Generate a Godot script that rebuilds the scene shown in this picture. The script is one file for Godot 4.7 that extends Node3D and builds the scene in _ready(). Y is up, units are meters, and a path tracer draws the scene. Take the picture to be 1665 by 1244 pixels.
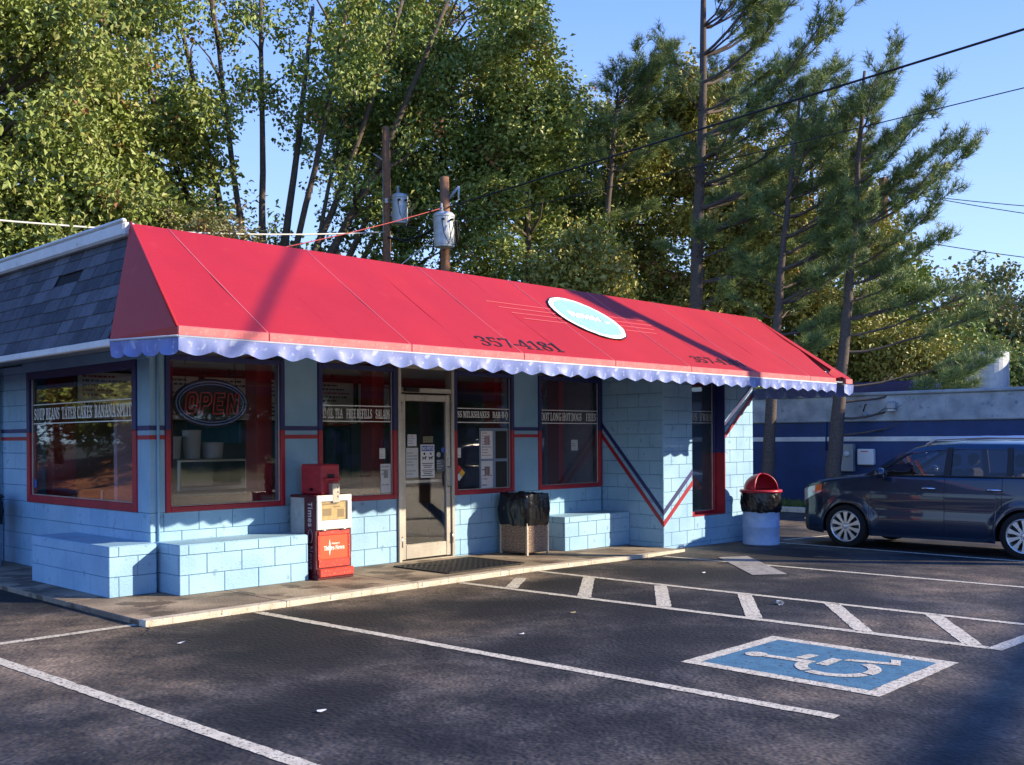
extends Node3D
# A small roadside diner with a red awning, its parking lot, and the wooded slope behind it.
# x runs along the front wall, z points out of the front wall towards the lot, y is up; metres.

var rng := RandomNumberGenerator.new()
var used := {}
var M := {}
var block_cache := {}
const SUN := Vector3(0.78, 0.54, 1.0)      # towards the sun

func _ready():
	rng.seed = 41
	setup_camera()
	setup_light()
	make_materials()
	build_ground()
	build_lot_markings()
	build_diner()
	build_awning()
	build_interior()
	build_benches()
	build_blue_building()
	build_front_things()
	build_car()
	build_poles()
	build_trees()
	build_across_road()

func setup_camera():
	var cam := Camera3D.new()
	cam.name = "camera"
	add_child(cam)
	cam.position = Vector3(-4.99, 1.55, 9.99)
	var f := Vector3(0.71934, 0.0, -0.69466)
	cam.look_at_from_position(cam.position, cam.position + f, Vector3.UP)
	cam.rotate_object_local(Vector3(0, 0, 1), -0.0065)
	cam.projection = Camera3D.PROJECTION_FRUSTUM
	cam.keep_aspect = Camera3D.KEEP_HEIGHT
	cam.near = 0.1
	cam.far = 900.0
	cam.size = 0.1 * 1244.0 / 1668.0
	cam.frustum_offset = Vector2(0.0, 0.1 * 90.5 / 1668.0)
	cam.current = true

func setup_light():
	var we := WorldEnvironment.new()
	we.name = "world_environment"
	var env := Environment.new()
	env.background_mode = Environment.BG_SKY
	var sm := ProceduralSkyMaterial.new()
	sm.sky_top_color = Color(0.20, 0.42, 0.80)
	sm.sky_horizon_color = Color(0.74, 0.86, 0.97)
	sm.sky_curve = 0.22
	sm.ground_bottom_color = Color(0.16, 0.17, 0.16)
	sm.ground_horizon_color = Color(0.55, 0.62, 0.66)
	sm.sun_angle_max = 1.0
	sm.energy_multiplier = 1.0
	var sky := Sky.new()
	sky.sky_material = sm
	env.sky = sky
	env.tonemap_mode = Environment.TONE_MAPPER_LINEAR
	env.tonemap_exposure = 1.85
	env.sdfgi_enabled = true
	env.ssao_enabled = true
	env.ssil_enabled = true
	we.environment = env
	add_child(we)
	var sun := DirectionalLight3D.new()
	sun.name = "sun"
	sun.light_color = Color(1.0, 0.93, 0.82)
	sun.light_energy = 1.5
	sun.light_angular_distance = 0.5
	sun.shadow_enabled = true
	add_child(sun)
	sun.look_at_from_position(SUN * 50.0, Vector3.ZERO, Vector3.UP)

# ---------------------------------------------------------------- helpers
func c8(r, g, b) -> Color:
	return Color(r / 255.0, g / 255.0, b / 255.0)

func numbered(n: String) -> String:
	if not used.has(n):
		used[n] = 0
		return n
	used[n] += 1
	return "%s_%03d" % [n, used[n]]

func thing(called: String, label: String, category: String, at := Vector3.ZERO, turn := 0.0, group := "") -> Node3D:
	var o := Node3D.new()
	o.name = numbered(called)
	add_child(o)
	o.position = at
	o.rotation.y = turn
	tag(o, label, category, group)
	return o

func tag(o: Node, label: String, category: String, group := ""):
	o.set_meta("label", label)
	o.set_meta("category", category)
	if group != "":
		o.set_meta("group", group)

func structure(called: String, mesh: Mesh, m: Material, parent: Node = null) -> MeshInstance3D:
	var o := MeshInstance3D.new()
	o.name = numbered(called) if parent == null else called
	o.mesh = mesh
	o.material_override = m
	(self if parent == null else parent).add_child(o, true)
	if parent == null:
		o.set_meta("kind", "structure")
	return o

func part(called: String, mesh: Mesh, m: Material, parent: Node, at := Vector3.ZERO, basis := Basis.IDENTITY) -> MeshInstance3D:
	var o := MeshInstance3D.new()
	o.name = called
	o.mesh = mesh
	o.material_override = m
	o.transform = Transform3D(basis, at)
	parent.add_child(o, true)
	return o

func single(called: String, label: String, category: String, mesh: Mesh, m: Material, at := Vector3.ZERO, group := "") -> MeshInstance3D:
	var o := MeshInstance3D.new()
	o.name = numbered(called)
	o.mesh = mesh
	o.material_override = m
	add_child(o)
	o.position = at
	tag(o, label, category, group)
	return o

func begin(smooth := false) -> SurfaceTool:
	var st := SurfaceTool.new()
	st.begin(Mesh.PRIMITIVE_TRIANGLES)
	st.set_smooth_group(0 if smooth else -1)
	return st

func done(st: SurfaceTool) -> ArrayMesh:
	st.generate_normals()
	return st.commit()

func tri(st: SurfaceTool, a: Vector3, b: Vector3, c: Vector3, out: Vector3):
	st.add_vertex(a)
	if (b - a).cross(c - a).dot(out) > 0.0:
		st.add_vertex(c)
		st.add_vertex(b)
	else:
		st.add_vertex(b)
		st.add_vertex(c)

func quad(st: SurfaceTool, a: Vector3, b: Vector3, c: Vector3, d: Vector3, out: Vector3):
	tri(st, a, b, c, out)
	tri(st, a, c, d, out)

func add_box(st: SurfaceTool, center: Vector3, size: Vector3, bevel := 0.0, basis := Basis.IDENTITY):
	var h := size * 0.5
	var bv: float = min(bevel, min(h.x, min(h.y, h.z)) * 0.9)
	var corner := func(axis: int, s: Vector3) -> Vector3:
		var v := Vector3(s.x * (h.x - bv), s.y * (h.y - bv), s.z * (h.z - bv))
		v[axis] = s[axis] * h[axis]
		return center + basis * v
	for axis in 3:
		var u := (axis + 1) % 3
		var w := (axis + 2) % 3
		for sg in [-1.0, 1.0]:
			var ps := []
			for k in [[-1, -1], [1, -1], [1, 1], [-1, 1]]:
				var s := Vector3.ZERO
				s[axis] = sg
				s[u] = k[0]
				s[w] = k[1]
				ps.append(corner.call(axis, s))
			var o := Vector3.ZERO
			o[axis] = sg
			quad(st, ps[0], ps[1], ps[2], ps[3], basis * o)
	if bv <= 0.0:
		return
	for axis in 3:
		var u := (axis + 1) % 3
		var w := (axis + 2) % 3
		for su in [-1.0, 1.0]:
			for sw in [-1.0, 1.0]:
				var s1 := Vector3.ZERO
				s1[axis] = -1.0
				s1[u] = su
				s1[w] = sw
				var s2 := s1
				s2[axis] = 1.0
				var o := Vector3.ZERO
				o[u] = su
				o[w] = sw
				quad(st, corner.call(u, s1), corner.call(u, s2), corner.call(w, s2), corner.call(w, s1), basis * o)
	for sx in [-1.0, 1.0]:
		for sy in [-1.0, 1.0]:
			for sz in [-1.0, 1.0]:
				var s := Vector3(sx, sy, sz)
				tri(st, corner.call(0, s), corner.call(1, s), corner.call(2, s), basis * s)

func box(size: Vector3, bevel := 0.004) -> ArrayMesh:
	var key := "%.3f_%.3f_%.3f_%.3f" % [size.x, size.y, size.z, bevel]
	if not block_cache.has(key):
		var st := begin()
		add_box(st, Vector3.ZERO, size, bevel)
		block_cache[key] = done(st)
	return block_cache[key]

# a box given by its two corners
func span(a: Vector3, b: Vector3, bevel := 0.004) -> ArrayMesh:
	var st := begin()
	add_box(st, (a + b) * 0.5, (b - a).abs(), bevel)
	return done(st)

func add_tube(st: SurfaceTool, pts: Array, radii: Array, sides := 8, caps := true):
	var n := pts.size()
	var rings := []
	var refv := Vector3(0.31, 0.12, 0.94).normalized()
	for i in n:
		var d: Vector3 = (pts[min(i + 1, n - 1)] - pts[max(i - 1, 0)]).normalized()
		if abs(d.dot(refv)) > 0.95:
			refv = Vector3(0.9, 0.3, 0.1).normalized()
		var a := d.cross(refv).normalized()
		refv = a.cross(d).normalized()
		var b := refv
		var ring := []
		for k in sides:
			var t := TAU * k / sides
			ring.append(pts[i] + (a * cos(t) + b * sin(t)) * radii[i])
		rings.append(ring)
	for i in n - 1:
		for k in sides:
			var k2 := (k + 1) % sides
			var o: Vector3 = rings[i][k] + rings[i][k2] - pts[i] * 2.0
			quad(st, rings[i][k], rings[i][k2], rings[i + 1][k2], rings[i + 1][k], o)
	if caps:
		for k in range(1, sides - 1):
			tri(st, rings[0][0], rings[0][k], rings[0][k + 1], pts[0] - pts[1])
			tri(st, rings[n - 1][0], rings[n - 1][k], rings[n - 1][k + 1], pts[n - 1] - pts[n - 2])

func tube(pts: Array, r, sides := 8, smooth := true) -> ArrayMesh:
	var st := begin(smooth)
	var rr := []
	for i in pts.size():
		rr.append(r if not (r is Array) else r[i])
	add_tube(st, pts, rr, sides)
	return done(st)

# profile: array of [radius, height], turned about y
func add_lathe(st: SurfaceTool, prof: Array, segs := 24, center := Vector3.ZERO, basis := Basis.IDENTITY, wob := 0.0, from := 0.0, to := TAU):
	for i in prof.size() - 1:
		var mid := Vector2(prof[i][0] + prof[i + 1][0], prof[i][1] + prof[i + 1][1]) * 0.5
		var dir := Vector2(prof[i + 1][0] - prof[i][0], prof[i + 1][1] - prof[i][1])
		var nn := Vector2(dir.y, -dir.x)
		for k in segs:
			var t0 := from + (to - from) * k / segs
			var t1 := from + (to - from) * (k + 1) / segs
			var pt := func(j: int, t: float) -> Vector3:
				var rr: float = prof[j][0]
				if wob > 0.0:
					rr *= 1.0 + wob * sin(t * 5.0 + prof[j][1] * 9.0) + wob * 0.7 * sin(t * 11.0 - prof[j][1] * 17.0)
				return center + basis * Vector3(rr * cos(t), prof[j][1], rr * sin(t))
			var tm := (t0 + t1) * 0.5
			var o := basis * Vector3(nn.x * cos(tm), nn.y, nn.x * sin(tm))
			if prof[i][0] < 0.0001:
				tri(st, pt.call(i, t0), pt.call(i + 1, t0), pt.call(i + 1, t1), o)
			elif prof[i + 1][0] < 0.0001:
				tri(st, pt.call(i, t0), pt.call(i, t1), pt.call(i + 1, t0), o)
			else:
				quad(st, pt.call(i, t0), pt.call(i, t1), pt.call(i + 1, t1), pt.call(i + 1, t0), o)

func lathe(prof: Array, segs := 24, smooth := false, wob := 0.0) -> ArrayMesh:
	var st := begin(smooth)
	add_lathe(st, prof, segs, Vector3.ZERO, Basis.IDENTITY, wob)
	return done(st)

# polygon in the plane (ux, uy), thickness along n
func add_prism(st: SurfaceTool, poly: PackedVector2Array, origin: Vector3, ux: Vector3, uy: Vector3, n: Vector3, thick: float):
	var idx := Geometry2D.triangulate_polygon(poly)
	var p3 := func(v: Vector2, k: float) -> Vector3:
		return origin + ux * v.x + uy * v.y + n * k
	for i in range(0, idx.size(), 3):
		var a := poly[idx[i]]
		var b := poly[idx[i + 1]]
		var c := poly[idx[i + 2]]
		tri(st, p3.call(a, thick), p3.call(b, thick), p3.call(c, thick), n)
		if thick > 0.0:
			tri(st, p3.call(a, 0.0), p3.call(b, 0.0), p3.call(c, 0.0), -n)
	if thick <= 0.0:
		return
	var cc := Geometry2D.is_polygon_clockwise(poly)
	for i in poly.size():
		var a := poly[i]
		var b := poly[(i + 1) % poly.size()]
		var e := b - a
		var o2 := Vector2(-e.y, e.x) if cc else Vector2(e.y, -e.x)
		quad(st, p3.call(a, 0.0), p3.call(b, 0.0), p3.call(b, thick), p3.call(a, thick), ux * o2.x + uy * o2.y)

func prism(poly: PackedVector2Array, origin: Vector3, ux: Vector3, uy: Vector3, n: Vector3, thick: float) -> ArrayMesh:
	var st := begin()
	add_prism(st, poly, origin, ux, uy, n, thick)
	return done(st)

# lettering on a surface: width and height in metres, centred at `at`, xd/yd along the writing and up
func lettering(parent: Node, called: String, txt: String, face: String, w: float, h: float, m: Material, at: Vector3, xd: Vector3, yd: Vector3, bold := false, italic := false) -> MeshInstance3D:
	var f := SystemFont.new()
	f.font_names = PackedStringArray([face])
	if bold:
		f.font_weight = 700
	f.font_italic = italic
	var tm := TextMesh.new()
	tm.text = txt
	tm.font = f
	tm.font_size = 48
	tm.pixel_size = 0.01
	tm.depth = 0.01
	tm.curve_step = 2.0
	var bb := tm.get_aabb()
	var sx: float = w / max(bb.size.x, 0.001)
	var sy: float = h / max(bb.size.y, 0.001)
	var zd := xd.cross(yd).normalized()
	var o := part(called, tm, m, parent)
	var ctr := bb.position + bb.size * 0.5
	var bs := Basis(xd.normalized() * sx, yd.normalized() * sy, zd * 0.2)
	o.transform = Transform3D(bs, at - bs * Vector3(ctr.x, ctr.y, 0.0))
	return o

# ---------------------------------------------------------------- materials
func noise_bytes(seed_: int, freq: float, n: int, oct := 4, type := FastNoiseLite.TYPE_SIMPLEX_SMOOTH) -> PackedByteArray:
	var f := FastNoiseLite.new()
	f.seed = seed_
	f.noise_type = type
	f.frequency = freq
	f.fractal_octaves = oct
	var im := f.get_seamless_image(n, n, false, false, 0.15)
	im.convert(Image.FORMAT_L8)
	return im.get_data()

# two colours mixed by broad noise, sprinkled with a third by a thresholded one, plus grain
func mottled(a: Color, b: Color, c: Color, seed_: int, n := 256, f1 := 0.012, f2 := 0.05, c_share := 0.2, grain := 0.06) -> ImageTexture:
	var d1 := noise_bytes(seed_, f1, n)
	var d2 := noise_bytes(seed_ + 7, f2, n, 5)
	var r := RandomNumberGenerator.new()
	r.seed = seed_
	var out := PackedByteArray()
	out.resize(n * n * 3)
	for i in n * n:
		var t: float = clamp((d1[i] / 255.0 - 0.5) * 1.7 + 0.5, 0.0, 1.0)
		var s: float = clamp((d2[i] / 255.0 - (1.0 - c_share)) * 8.0, 0.0, 1.0)
		var k := a.lerp(b, t).lerp(c, s * 0.8)
		var g := 1.0 + (r.randf() - 0.5) * 2.0 * grain
		out[i * 3] = int(clamp(k.r * g, 0.0, 1.0) * 255.0)
		out[i * 3 + 1] = int(clamp(k.g * g, 0.0, 1.0) * 255.0)
		out[i * 3 + 2] = int(clamp(k.b * g, 0.0, 1.0) * 255.0)
	return ImageTexture.create_from_image(Image.create_from_data(n, n, false, Image.FORMAT_RGB8, out))

func bumps(seed_: int, freq: float, strength: float, n := 256, type := FastNoiseLite.TYPE_SIMPLEX_SMOOTH) -> ImageTexture:
	var d := noise_bytes(seed_, freq, n, 3, type)
	var im := Image.create_from_data(n, n, false, Image.FORMAT_L8, d)
	im.convert(Image.FORMAT_RGBA8)
	im.bump_map_to_normal_map(strength)
	return ImageTexture.create_from_image(im)

func plain(col: Color, rough := 0.6, metal := 0.0) -> StandardMaterial3D:
	var m := StandardMaterial3D.new()
	m.albedo_color = col
	m.roughness = rough
	m.metallic = metal
	return m

func surfaced(tex: ImageTexture, tile: float, rough: float, nrm: ImageTexture = null, nscale := 1.0, world := true) -> StandardMaterial3D:
	var m := StandardMaterial3D.new()
	m.albedo_texture = tex
	m.roughness = rough
	m.uv1_triplanar = true
	m.uv1_world_triplanar = world
	m.uv1_scale = Vector3.ONE / tile
	if nrm:
		m.normal_enabled = true
		m.normal_texture = nrm
		m.normal_scale = nscale
	return m

func pane(alpha: float, col := Color(0.05, 0.07, 0.07)) -> StandardMaterial3D:
	var m := StandardMaterial3D.new()
	m.transparency = BaseMaterial3D.TRANSPARENCY_ALPHA
	m.albedo_color = Color(col.r, col.g, col.b, alpha)
	m.roughness = 0.02
	m.metallic_specular = 0.9
	return m

func leafy(rough := 0.55, back := 0.35) -> StandardMaterial3D:
	var m := StandardMaterial3D.new()
	m.albedo_color = Color.WHITE
	m.vertex_color_use_as_albedo = true
	m.roughness = rough
	m.cull_mode = BaseMaterial3D.CULL_DISABLED
	m.backlight_enabled = true
	m.backlight = Color(back, back, back * 0.6)
	return m

func make_materials():
	var grit := bumps(11, 0.4, 1.6)
	var fine := bumps(12, 0.5, 1.2)
	var ripple := bumps(13, 0.02, 4.0)
	M.grit = grit
	M.fine = fine
	M.ripple = ripple
	M.block = surfaced(mottled(c8(150, 188, 212), c8(134, 174, 202), c8(112, 148, 176), 21, 512, 0.006, 0.03, 0.26, 0.04), 2.6, 0.62, grit, 0.22)
	M.stucco = surfaced(mottled(c8(142, 182, 207), c8(126, 168, 196), c8(106, 148, 180), 22, 512, 0.006, 0.03, 0.1, 0.03), 2.2, 0.6, fine, 0.35)
	M.mortar = plain(c8(88, 128, 158), 0.8)
	M.navy = surfaced(mottled(c8(44, 50, 110), c8(38, 44, 98), c8(66, 72, 128), 23, 128), 1.5, 0.5, fine, 0.25)
	M.red_paint = surfaced(mottled(c8(170, 34, 52), c8(150, 26, 44), c8(120, 30, 42), 24, 128), 1.5, 0.45, fine, 0.25)
	M.inner_red = plain(c8(138, 20, 26), 0.5)
	M.glass = pane(0.06)
	M.glass_dark = pane(0.5)
	M.aluminium = surfaced(mottled(c8(196, 190, 178), c8(178, 172, 162), c8(140, 132, 122), 25, 128), 0.8, 0.38, fine, 0.2)
	M.aluminium.metallic = 0.55
	M.steel = plain(c8(170, 174, 176), 0.3, 0.9)
	M.white_paint = surfaced(mottled(c8(222, 222, 218), c8(206, 206, 202), c8(170, 168, 160), 26, 256), 1.5, 0.5, fine, 0.3)
	M.soffit = surfaced(mottled(c8(190, 190, 186), c8(172, 172, 168), c8(150, 148, 140), 27, 128), 1.5, 0.7)
	M.felt = plain(c8(22, 22, 25), 0.95)
	M.shingle = []
	for k in 4:
		var v := 70 + k * 9
		M.shingle.append(surfaced(mottled(c8(v, v + 2, v + 8), c8(v - 14, v - 12, v - 6), c8(v + 26, v + 26, v + 28), 30 + k, 128, 0.03, 0.12, 0.25, 0.22), 0.6, 0.95, fine, 0.9))
	# awning cloth lets some light through
	M.awning = surfaced(mottled(c8(180, 30, 28), c8(168, 25, 24), c8(188, 52, 46), 40, 512, 0.005, 0.02, 0.22, 0.02), 3.2, 0.55, fine, 0.12)
	M.awning.backlight_enabled = true
	M.awning.backlight = Color(0.35, 0.35, 0.35)
	M.awning.cull_mode = BaseMaterial3D.CULL_DISABLED
	M.awning_band = surfaced(mottled(c8(206, 104, 104), c8(196, 90, 92), c8(218, 136, 132), 41, 256, 0.02, 0.06, 0.3, 0.05), 1.0, 0.6)  # bleached vinyl; its more direct sun is also put into the paler colour
	M.seam = plain(c8(222, 110, 110), 0.6)
	M.valance = surfaced(mottled(c8(104, 122, 176), c8(84, 102, 166), c8(168, 178, 204), 42, 256, 0.015, 0.04, 0.38, 0.05), 1.4, 0.5, fine, 0.15)
	M.valance.cull_mode = BaseMaterial3D.CULL_DISABLED
	M.black = plain(c8(22, 22, 24), 0.6)
	M.oval_blue = surfaced(mottled(c8(150, 192, 226), c8(140, 184, 222), c8(166, 204, 232), 44, 128), 0.6, 0.6)
	M.letter_white = plain(c8(244, 244, 236), 0.6)
	# ground
	M.concrete = surfaced(mottled(c8(164, 148, 126), c8(118, 104, 88), c8(80, 68, 56), 50, 512, 0.006, 0.009, 0.4, 0.09), 3.0, 0.8, grit, 0.35)
	M.curb = surfaced(mottled(c8(206, 196, 178), c8(184, 172, 152), c8(120, 108, 92), 51, 256, 0.02, 0.08, 0.3, 0.1), 1.2, 0.85, grit, 0.4)
	M.line_paint = surfaced(mottled(c8(212, 204, 182), c8(188, 180, 160), c8(88, 84, 78), 52, 512, 0.02, 0.07, 0.36, 0.14), 1.4, 0.75, grit, 0.3)
	M.sign_blue = surfaced(mottled(c8(70, 116, 138), c8(60, 104, 128), c8(44, 56, 64), 53, 512, 0.02, 0.045, 0.3, 0.1), 1.6, 0.75, grit, 0.3)
	M.asphalt_far = surfaced(mottled(c8(72, 70, 70), c8(60, 59, 60), c8(88, 84, 80), 54, 512, 0.01, 0.05, 0.2, 0.25), 5.0, 0.85, grit, 1.0)
	M.grass_ground = surfaced(mottled(c8(84, 104, 46), c8(66, 84, 38), c8(110, 112, 62), 55, 512, 0.02, 0.08, 0.25, 0.2), 4.0, 0.95, grit, 1.0)
	M.forest_floor = surfaced(mottled(c8(70, 66, 40), c8(52, 56, 32), c8(98, 84, 54), 56, 256, 0.02, 0.07, 0.3, 0.2), 3.0, 0.95, grit, 1.0)
	M.red_earth = surfaced(mottled(c8(176, 112, 74), c8(150, 92, 60), c8(196, 150, 112), 57, 256, 0.02, 0.07, 0.3, 0.15), 4.0, 0.95, grit, 1.0)
	# things
	M.box_maroon = surfaced(mottled(c8(94, 26, 40), c8(80, 20, 34), c8(112, 52, 60), 60, 128), 0.6, 0.4)
	M.box_red = surfaced(mottled(c8(196, 60, 44), c8(178, 50, 40), c8(214, 140, 120), 61, 256, 0.03, 0.06, 0.3, 0.08), 0.5, 0.5)
	M.coin_red = surfaced(mottled(c8(190, 44, 60), c8(170, 36, 52), c8(206, 96, 100), 62, 128), 0.5, 0.45)
	M.bag = surfaced(mottled(c8(20, 20, 24), c8(16, 16, 20), c8(30, 30, 34), 63, 128), 0.5, 0.26, bumps(64, 0.02, 3.0), 0.7)
	M.pebble = surfaced(mottled(c8(150, 124, 102), c8(112, 90, 74), c8(206, 188, 166), 65, 256, 0.06, 0.1, 0.42, 0.25), 0.5, 0.85, bumps(66, 0.1, 4.0), 1.0)
	M.drum = surfaced(mottled(c8(176, 196, 224), c8(150, 176, 216), c8(120, 150, 200), 67, 256, 0.02, 0.05, 0.2, 0.04), 0.9, 0.45, ripple, 0.15)
	M.lid_red = plain(c8(176, 40, 56), 0.35)
	M.rubber = surfaced(mottled(c8(36, 34, 33), c8(28, 27, 27), c8(70, 64, 58), 68, 128), 0.5, 0.7)
	M.building_blue = surfaced(mottled(c8(30, 62, 112), c8(28, 54, 100), c8(42, 74, 122), 70, 256, 0.02, 0.06, 0.15, 0.05), 3.0, 0.6, grit, 0.4)
	M.parapet = surfaced(mottled(c8(176, 182, 184), c8(142, 150, 154), c8(112, 120, 124), 71, 512, 0.012, 0.03, 0.28, 0.05), 3.5, 0.85, grit, 0.4)
	M.grey_box = plain(c8(150, 158, 164), 0.45, 0.3)
	M.car = plain(c8(26, 42, 64), 0.32, 0.25)
	M.car.clearcoat_enabled = true
	M.car.clearcoat = 1.0
	M.car.clearcoat_roughness = 0.03
	M.car_black = plain(c8(18, 18, 20), 0.5)
	M.tyre = plain(c8(20, 20, 21), 0.85)
	M.alloy = plain(c8(206, 208, 212), 0.28, 0.7)
	M.chrome = plain(c8(220, 222, 226), 0.12, 1.0)
	M.lamp_glass = pane(0.35, Color(0.8, 0.85, 0.9))
	M.amber = plain(c8(226, 120, 50), 0.25)
	M.car_glass = pane(0.38, Color(0.03, 0.04, 0.05))
	M.seat = plain(c8(40, 40, 44), 0.85)
	M.pole_wood = surfaced(mottled(c8(150, 108, 78), c8(120, 84, 62), c8(84, 62, 50), 80, 128, 0.05, 0.1, 0.25, 0.1), 0.8, 0.85, fine, 0.8)
	M.can_grey = surfaced(mottled(c8(190, 196, 198), c8(172, 178, 182), c8(130, 120, 108), 81, 128, 0.03, 0.08, 0.15, 0.04), 0.8, 0.45)
	M.can_grey.metallic = 0.2
	M.cable = plain(c8(26, 26, 28), 0.7)
	M.cable_pale = plain(c8(196, 196, 190), 0.6)
	M.cable_red = plain(c8(170, 60, 60), 0.6)
	M.bark = surfaced(mottled(c8(112, 98, 82), c8(84, 72, 60), c8(58, 50, 42), 82, 256, 0.04, 0.1, 0.3, 0.15), 1.2, 0.95, grit, 1.6)
	M.bark_pale = surfaced(mottled(c8(150, 134, 112), c8(122, 108, 90), c8(86, 76, 62), 83, 256, 0.04, 0.1, 0.3, 0.12), 1.2, 0.95, grit, 1.4)
	M.bark_pine = surfaced(mottled(c8(104, 92, 84), c8(78, 68, 62), c8(134, 122, 110), 84, 256, 0.05, 0.1, 0.3, 0.15), 0.9, 0.95, grit, 1.8)
	M.leaf = leafy()
	M.needle = leafy(0.6, 0.2)
	M.stone = surfaced(mottled(c8(150, 148, 142), c8(120, 118, 114), c8(92, 92, 88), 85, 128), 0.8, 0.8)
	# inside
	M.floor_tile = surfaced(mottled(c8(120, 104, 92), c8(104, 90, 80), c8(84, 72, 64), 90, 128), 1.5, 0.5)
	M.lilac_wall = surfaced(mottled(c8(166, 148, 162), c8(150, 134, 148), c8(132, 118, 130), 91, 128), 1.5, 0.7)
	M.panel_wall = plain(c8(150, 136, 122), 0.8)
	M.cream = plain(c8(214, 196, 140), 0.5)
	M.board_blue = plain(c8(84, 140, 160), 0.6)
	M.white_plastic = plain(c8(220, 220, 218), 0.45)
	M.wood = surfaced(mottled(c8(150, 104, 62), c8(126, 84, 50), c8(100, 66, 40), 92, 128), 0.8, 0.55)
	M.neon_red = plain(c8(216, 48, 58), 0.3)
	M.neon_blue = plain(c8(120, 142, 200), 0.3)
	M.paper = plain(c8(226, 226, 222), 0.7)
	M.ink = plain(c8(30, 30, 34), 0.7)
	M.sticker_blue = plain(c8(48, 84, 170), 0.5)
	M.sticker_red = plain(c8(204, 52, 44), 0.5)
	M.sticker_yellow = plain(c8(230, 180, 50), 0.5)
	M.gold_paper = surfaced(mottled(c8(206, 180, 116), c8(186, 158, 96), c8(150, 124, 76), 93, 128, 0.06, 0.12, 0.3), 0.4, 0.7)

# a printed sheet: rows of dark dashes on a pale ground, as menus and notices look from across a lot
func printed(seed_: int, w: int, h: int, bg: Color, inks: Array, rows: int, fill := 0.7, picture := false) -> StandardMaterial3D:
	var r := RandomNumberGenerator.new()
	r.seed = seed_
	var im := Image.create(w, h, false, Image.FORMAT_RGB8)
	im.fill(bg)
	var rh := float(h) / (rows + 1)
	for k in rows:
		if r.randf() > fill:
			continue
		var x := int(w * 0.08)
		var y := int(rh * (k + 0.6))
		var end := int(w * r.randf_range(0.5, 0.92))
		var ink: Color = inks[r.randi() % inks.size()]
		while x < end:
			var l := r.randi_range(3, max(4, w / 12))
			im.fill_rect(Rect2i(x, y, min(l, end - x), max(1, int(rh * 0.42))), ink)
			x += l + r.randi_range(2, 4)
	if picture:
		im.fill_rect(Rect2i(int(w * 0.3), int(h * 0.2), int(w * 0.45), int(h * 0.3)), inks[0].lerp(bg, 0.3))
		im.fill_rect(Rect2i(int(w * 0.4), int(h * 0.26), int(w * 0.2), int(h * 0.2)), inks[-1].lerp(bg, 0.2))
	var m := StandardMaterial3D.new()
	m.albedo_texture = ImageTexture.create_from_image(im)
	m.roughness = 0.6
	return m

# a thin card standing in the plane (xd, yd) with its print on the outer face
func card(parent: Node, called: String, w: float, h: float, m: Material, at: Vector3, xd: Vector3, yd: Vector3) -> MeshInstance3D:
	var st := SurfaceTool.new()
	st.begin(Mesh.PRIMITIVE_TRIANGLES)
	st.set_smooth_group(-1)
	var t := 0.003
	var pts := [Vector3(-w / 2, -h / 2, 0), Vector3(w / 2, -h / 2, 0), Vector3(w / 2, h / 2, 0), Vector3(-w / 2, h / 2, 0)]
	var uvs := [Vector2(0, 1), Vector2(1, 1), Vector2(1, 0), Vector2(0, 0)]
	for k in [0, 2, 1, 0, 3, 2]:
		st.set_uv(uvs[k])
		st.add_vertex(pts[k] + Vector3(0, 0, t))
	for k in [0, 1, 2, 0, 2, 3]:
		st.set_uv(uvs[k])
		st.add_vertex(pts[k])
	for e in 4:
		var a: Vector3 = pts[e]
		var b: Vector3 = pts[(e + 1) % 4]
		st.set_uv(Vector2(0.01, 0.01))
		quad(st, a, b, b + Vector3(0, 0, t), a + Vector3(0, 0, t), (a + b))
	var zd := xd.cross(yd).normalized()
	return part(called, done(st), m, parent, at, Basis(xd, yd, zd))

# ---------------------------------------------------------------- ground
func lot_y(x: float) -> float:
	return -0.05 - 0.0145 * clamp(x - 4.0, 0.0, 15.0)

func walk_y(x: float) -> float:
	return -0.02 * max(0.0, x - 4.0)

func smooth01(t: float) -> float:
	t = clamp(t, 0.0, 1.0)
	return t * t * (3.0 - 2.0 * t)

func terrain_y(x: float, z: float) -> float:
	var h := -0.42
	h += 4.2 * smooth01((-z - 12.0) / 30.0) * smooth01((60.0 - x) / 50.0) * smooth01((x + 6.0) / 10.0)
	h += 3.6 * smooth01((z - 32.0) / 34.0)
	h += 9.0 * smooth01((x - 34.0) / 60.0) * smooth01((30.0 - z) / 40.0)
	return h

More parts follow.
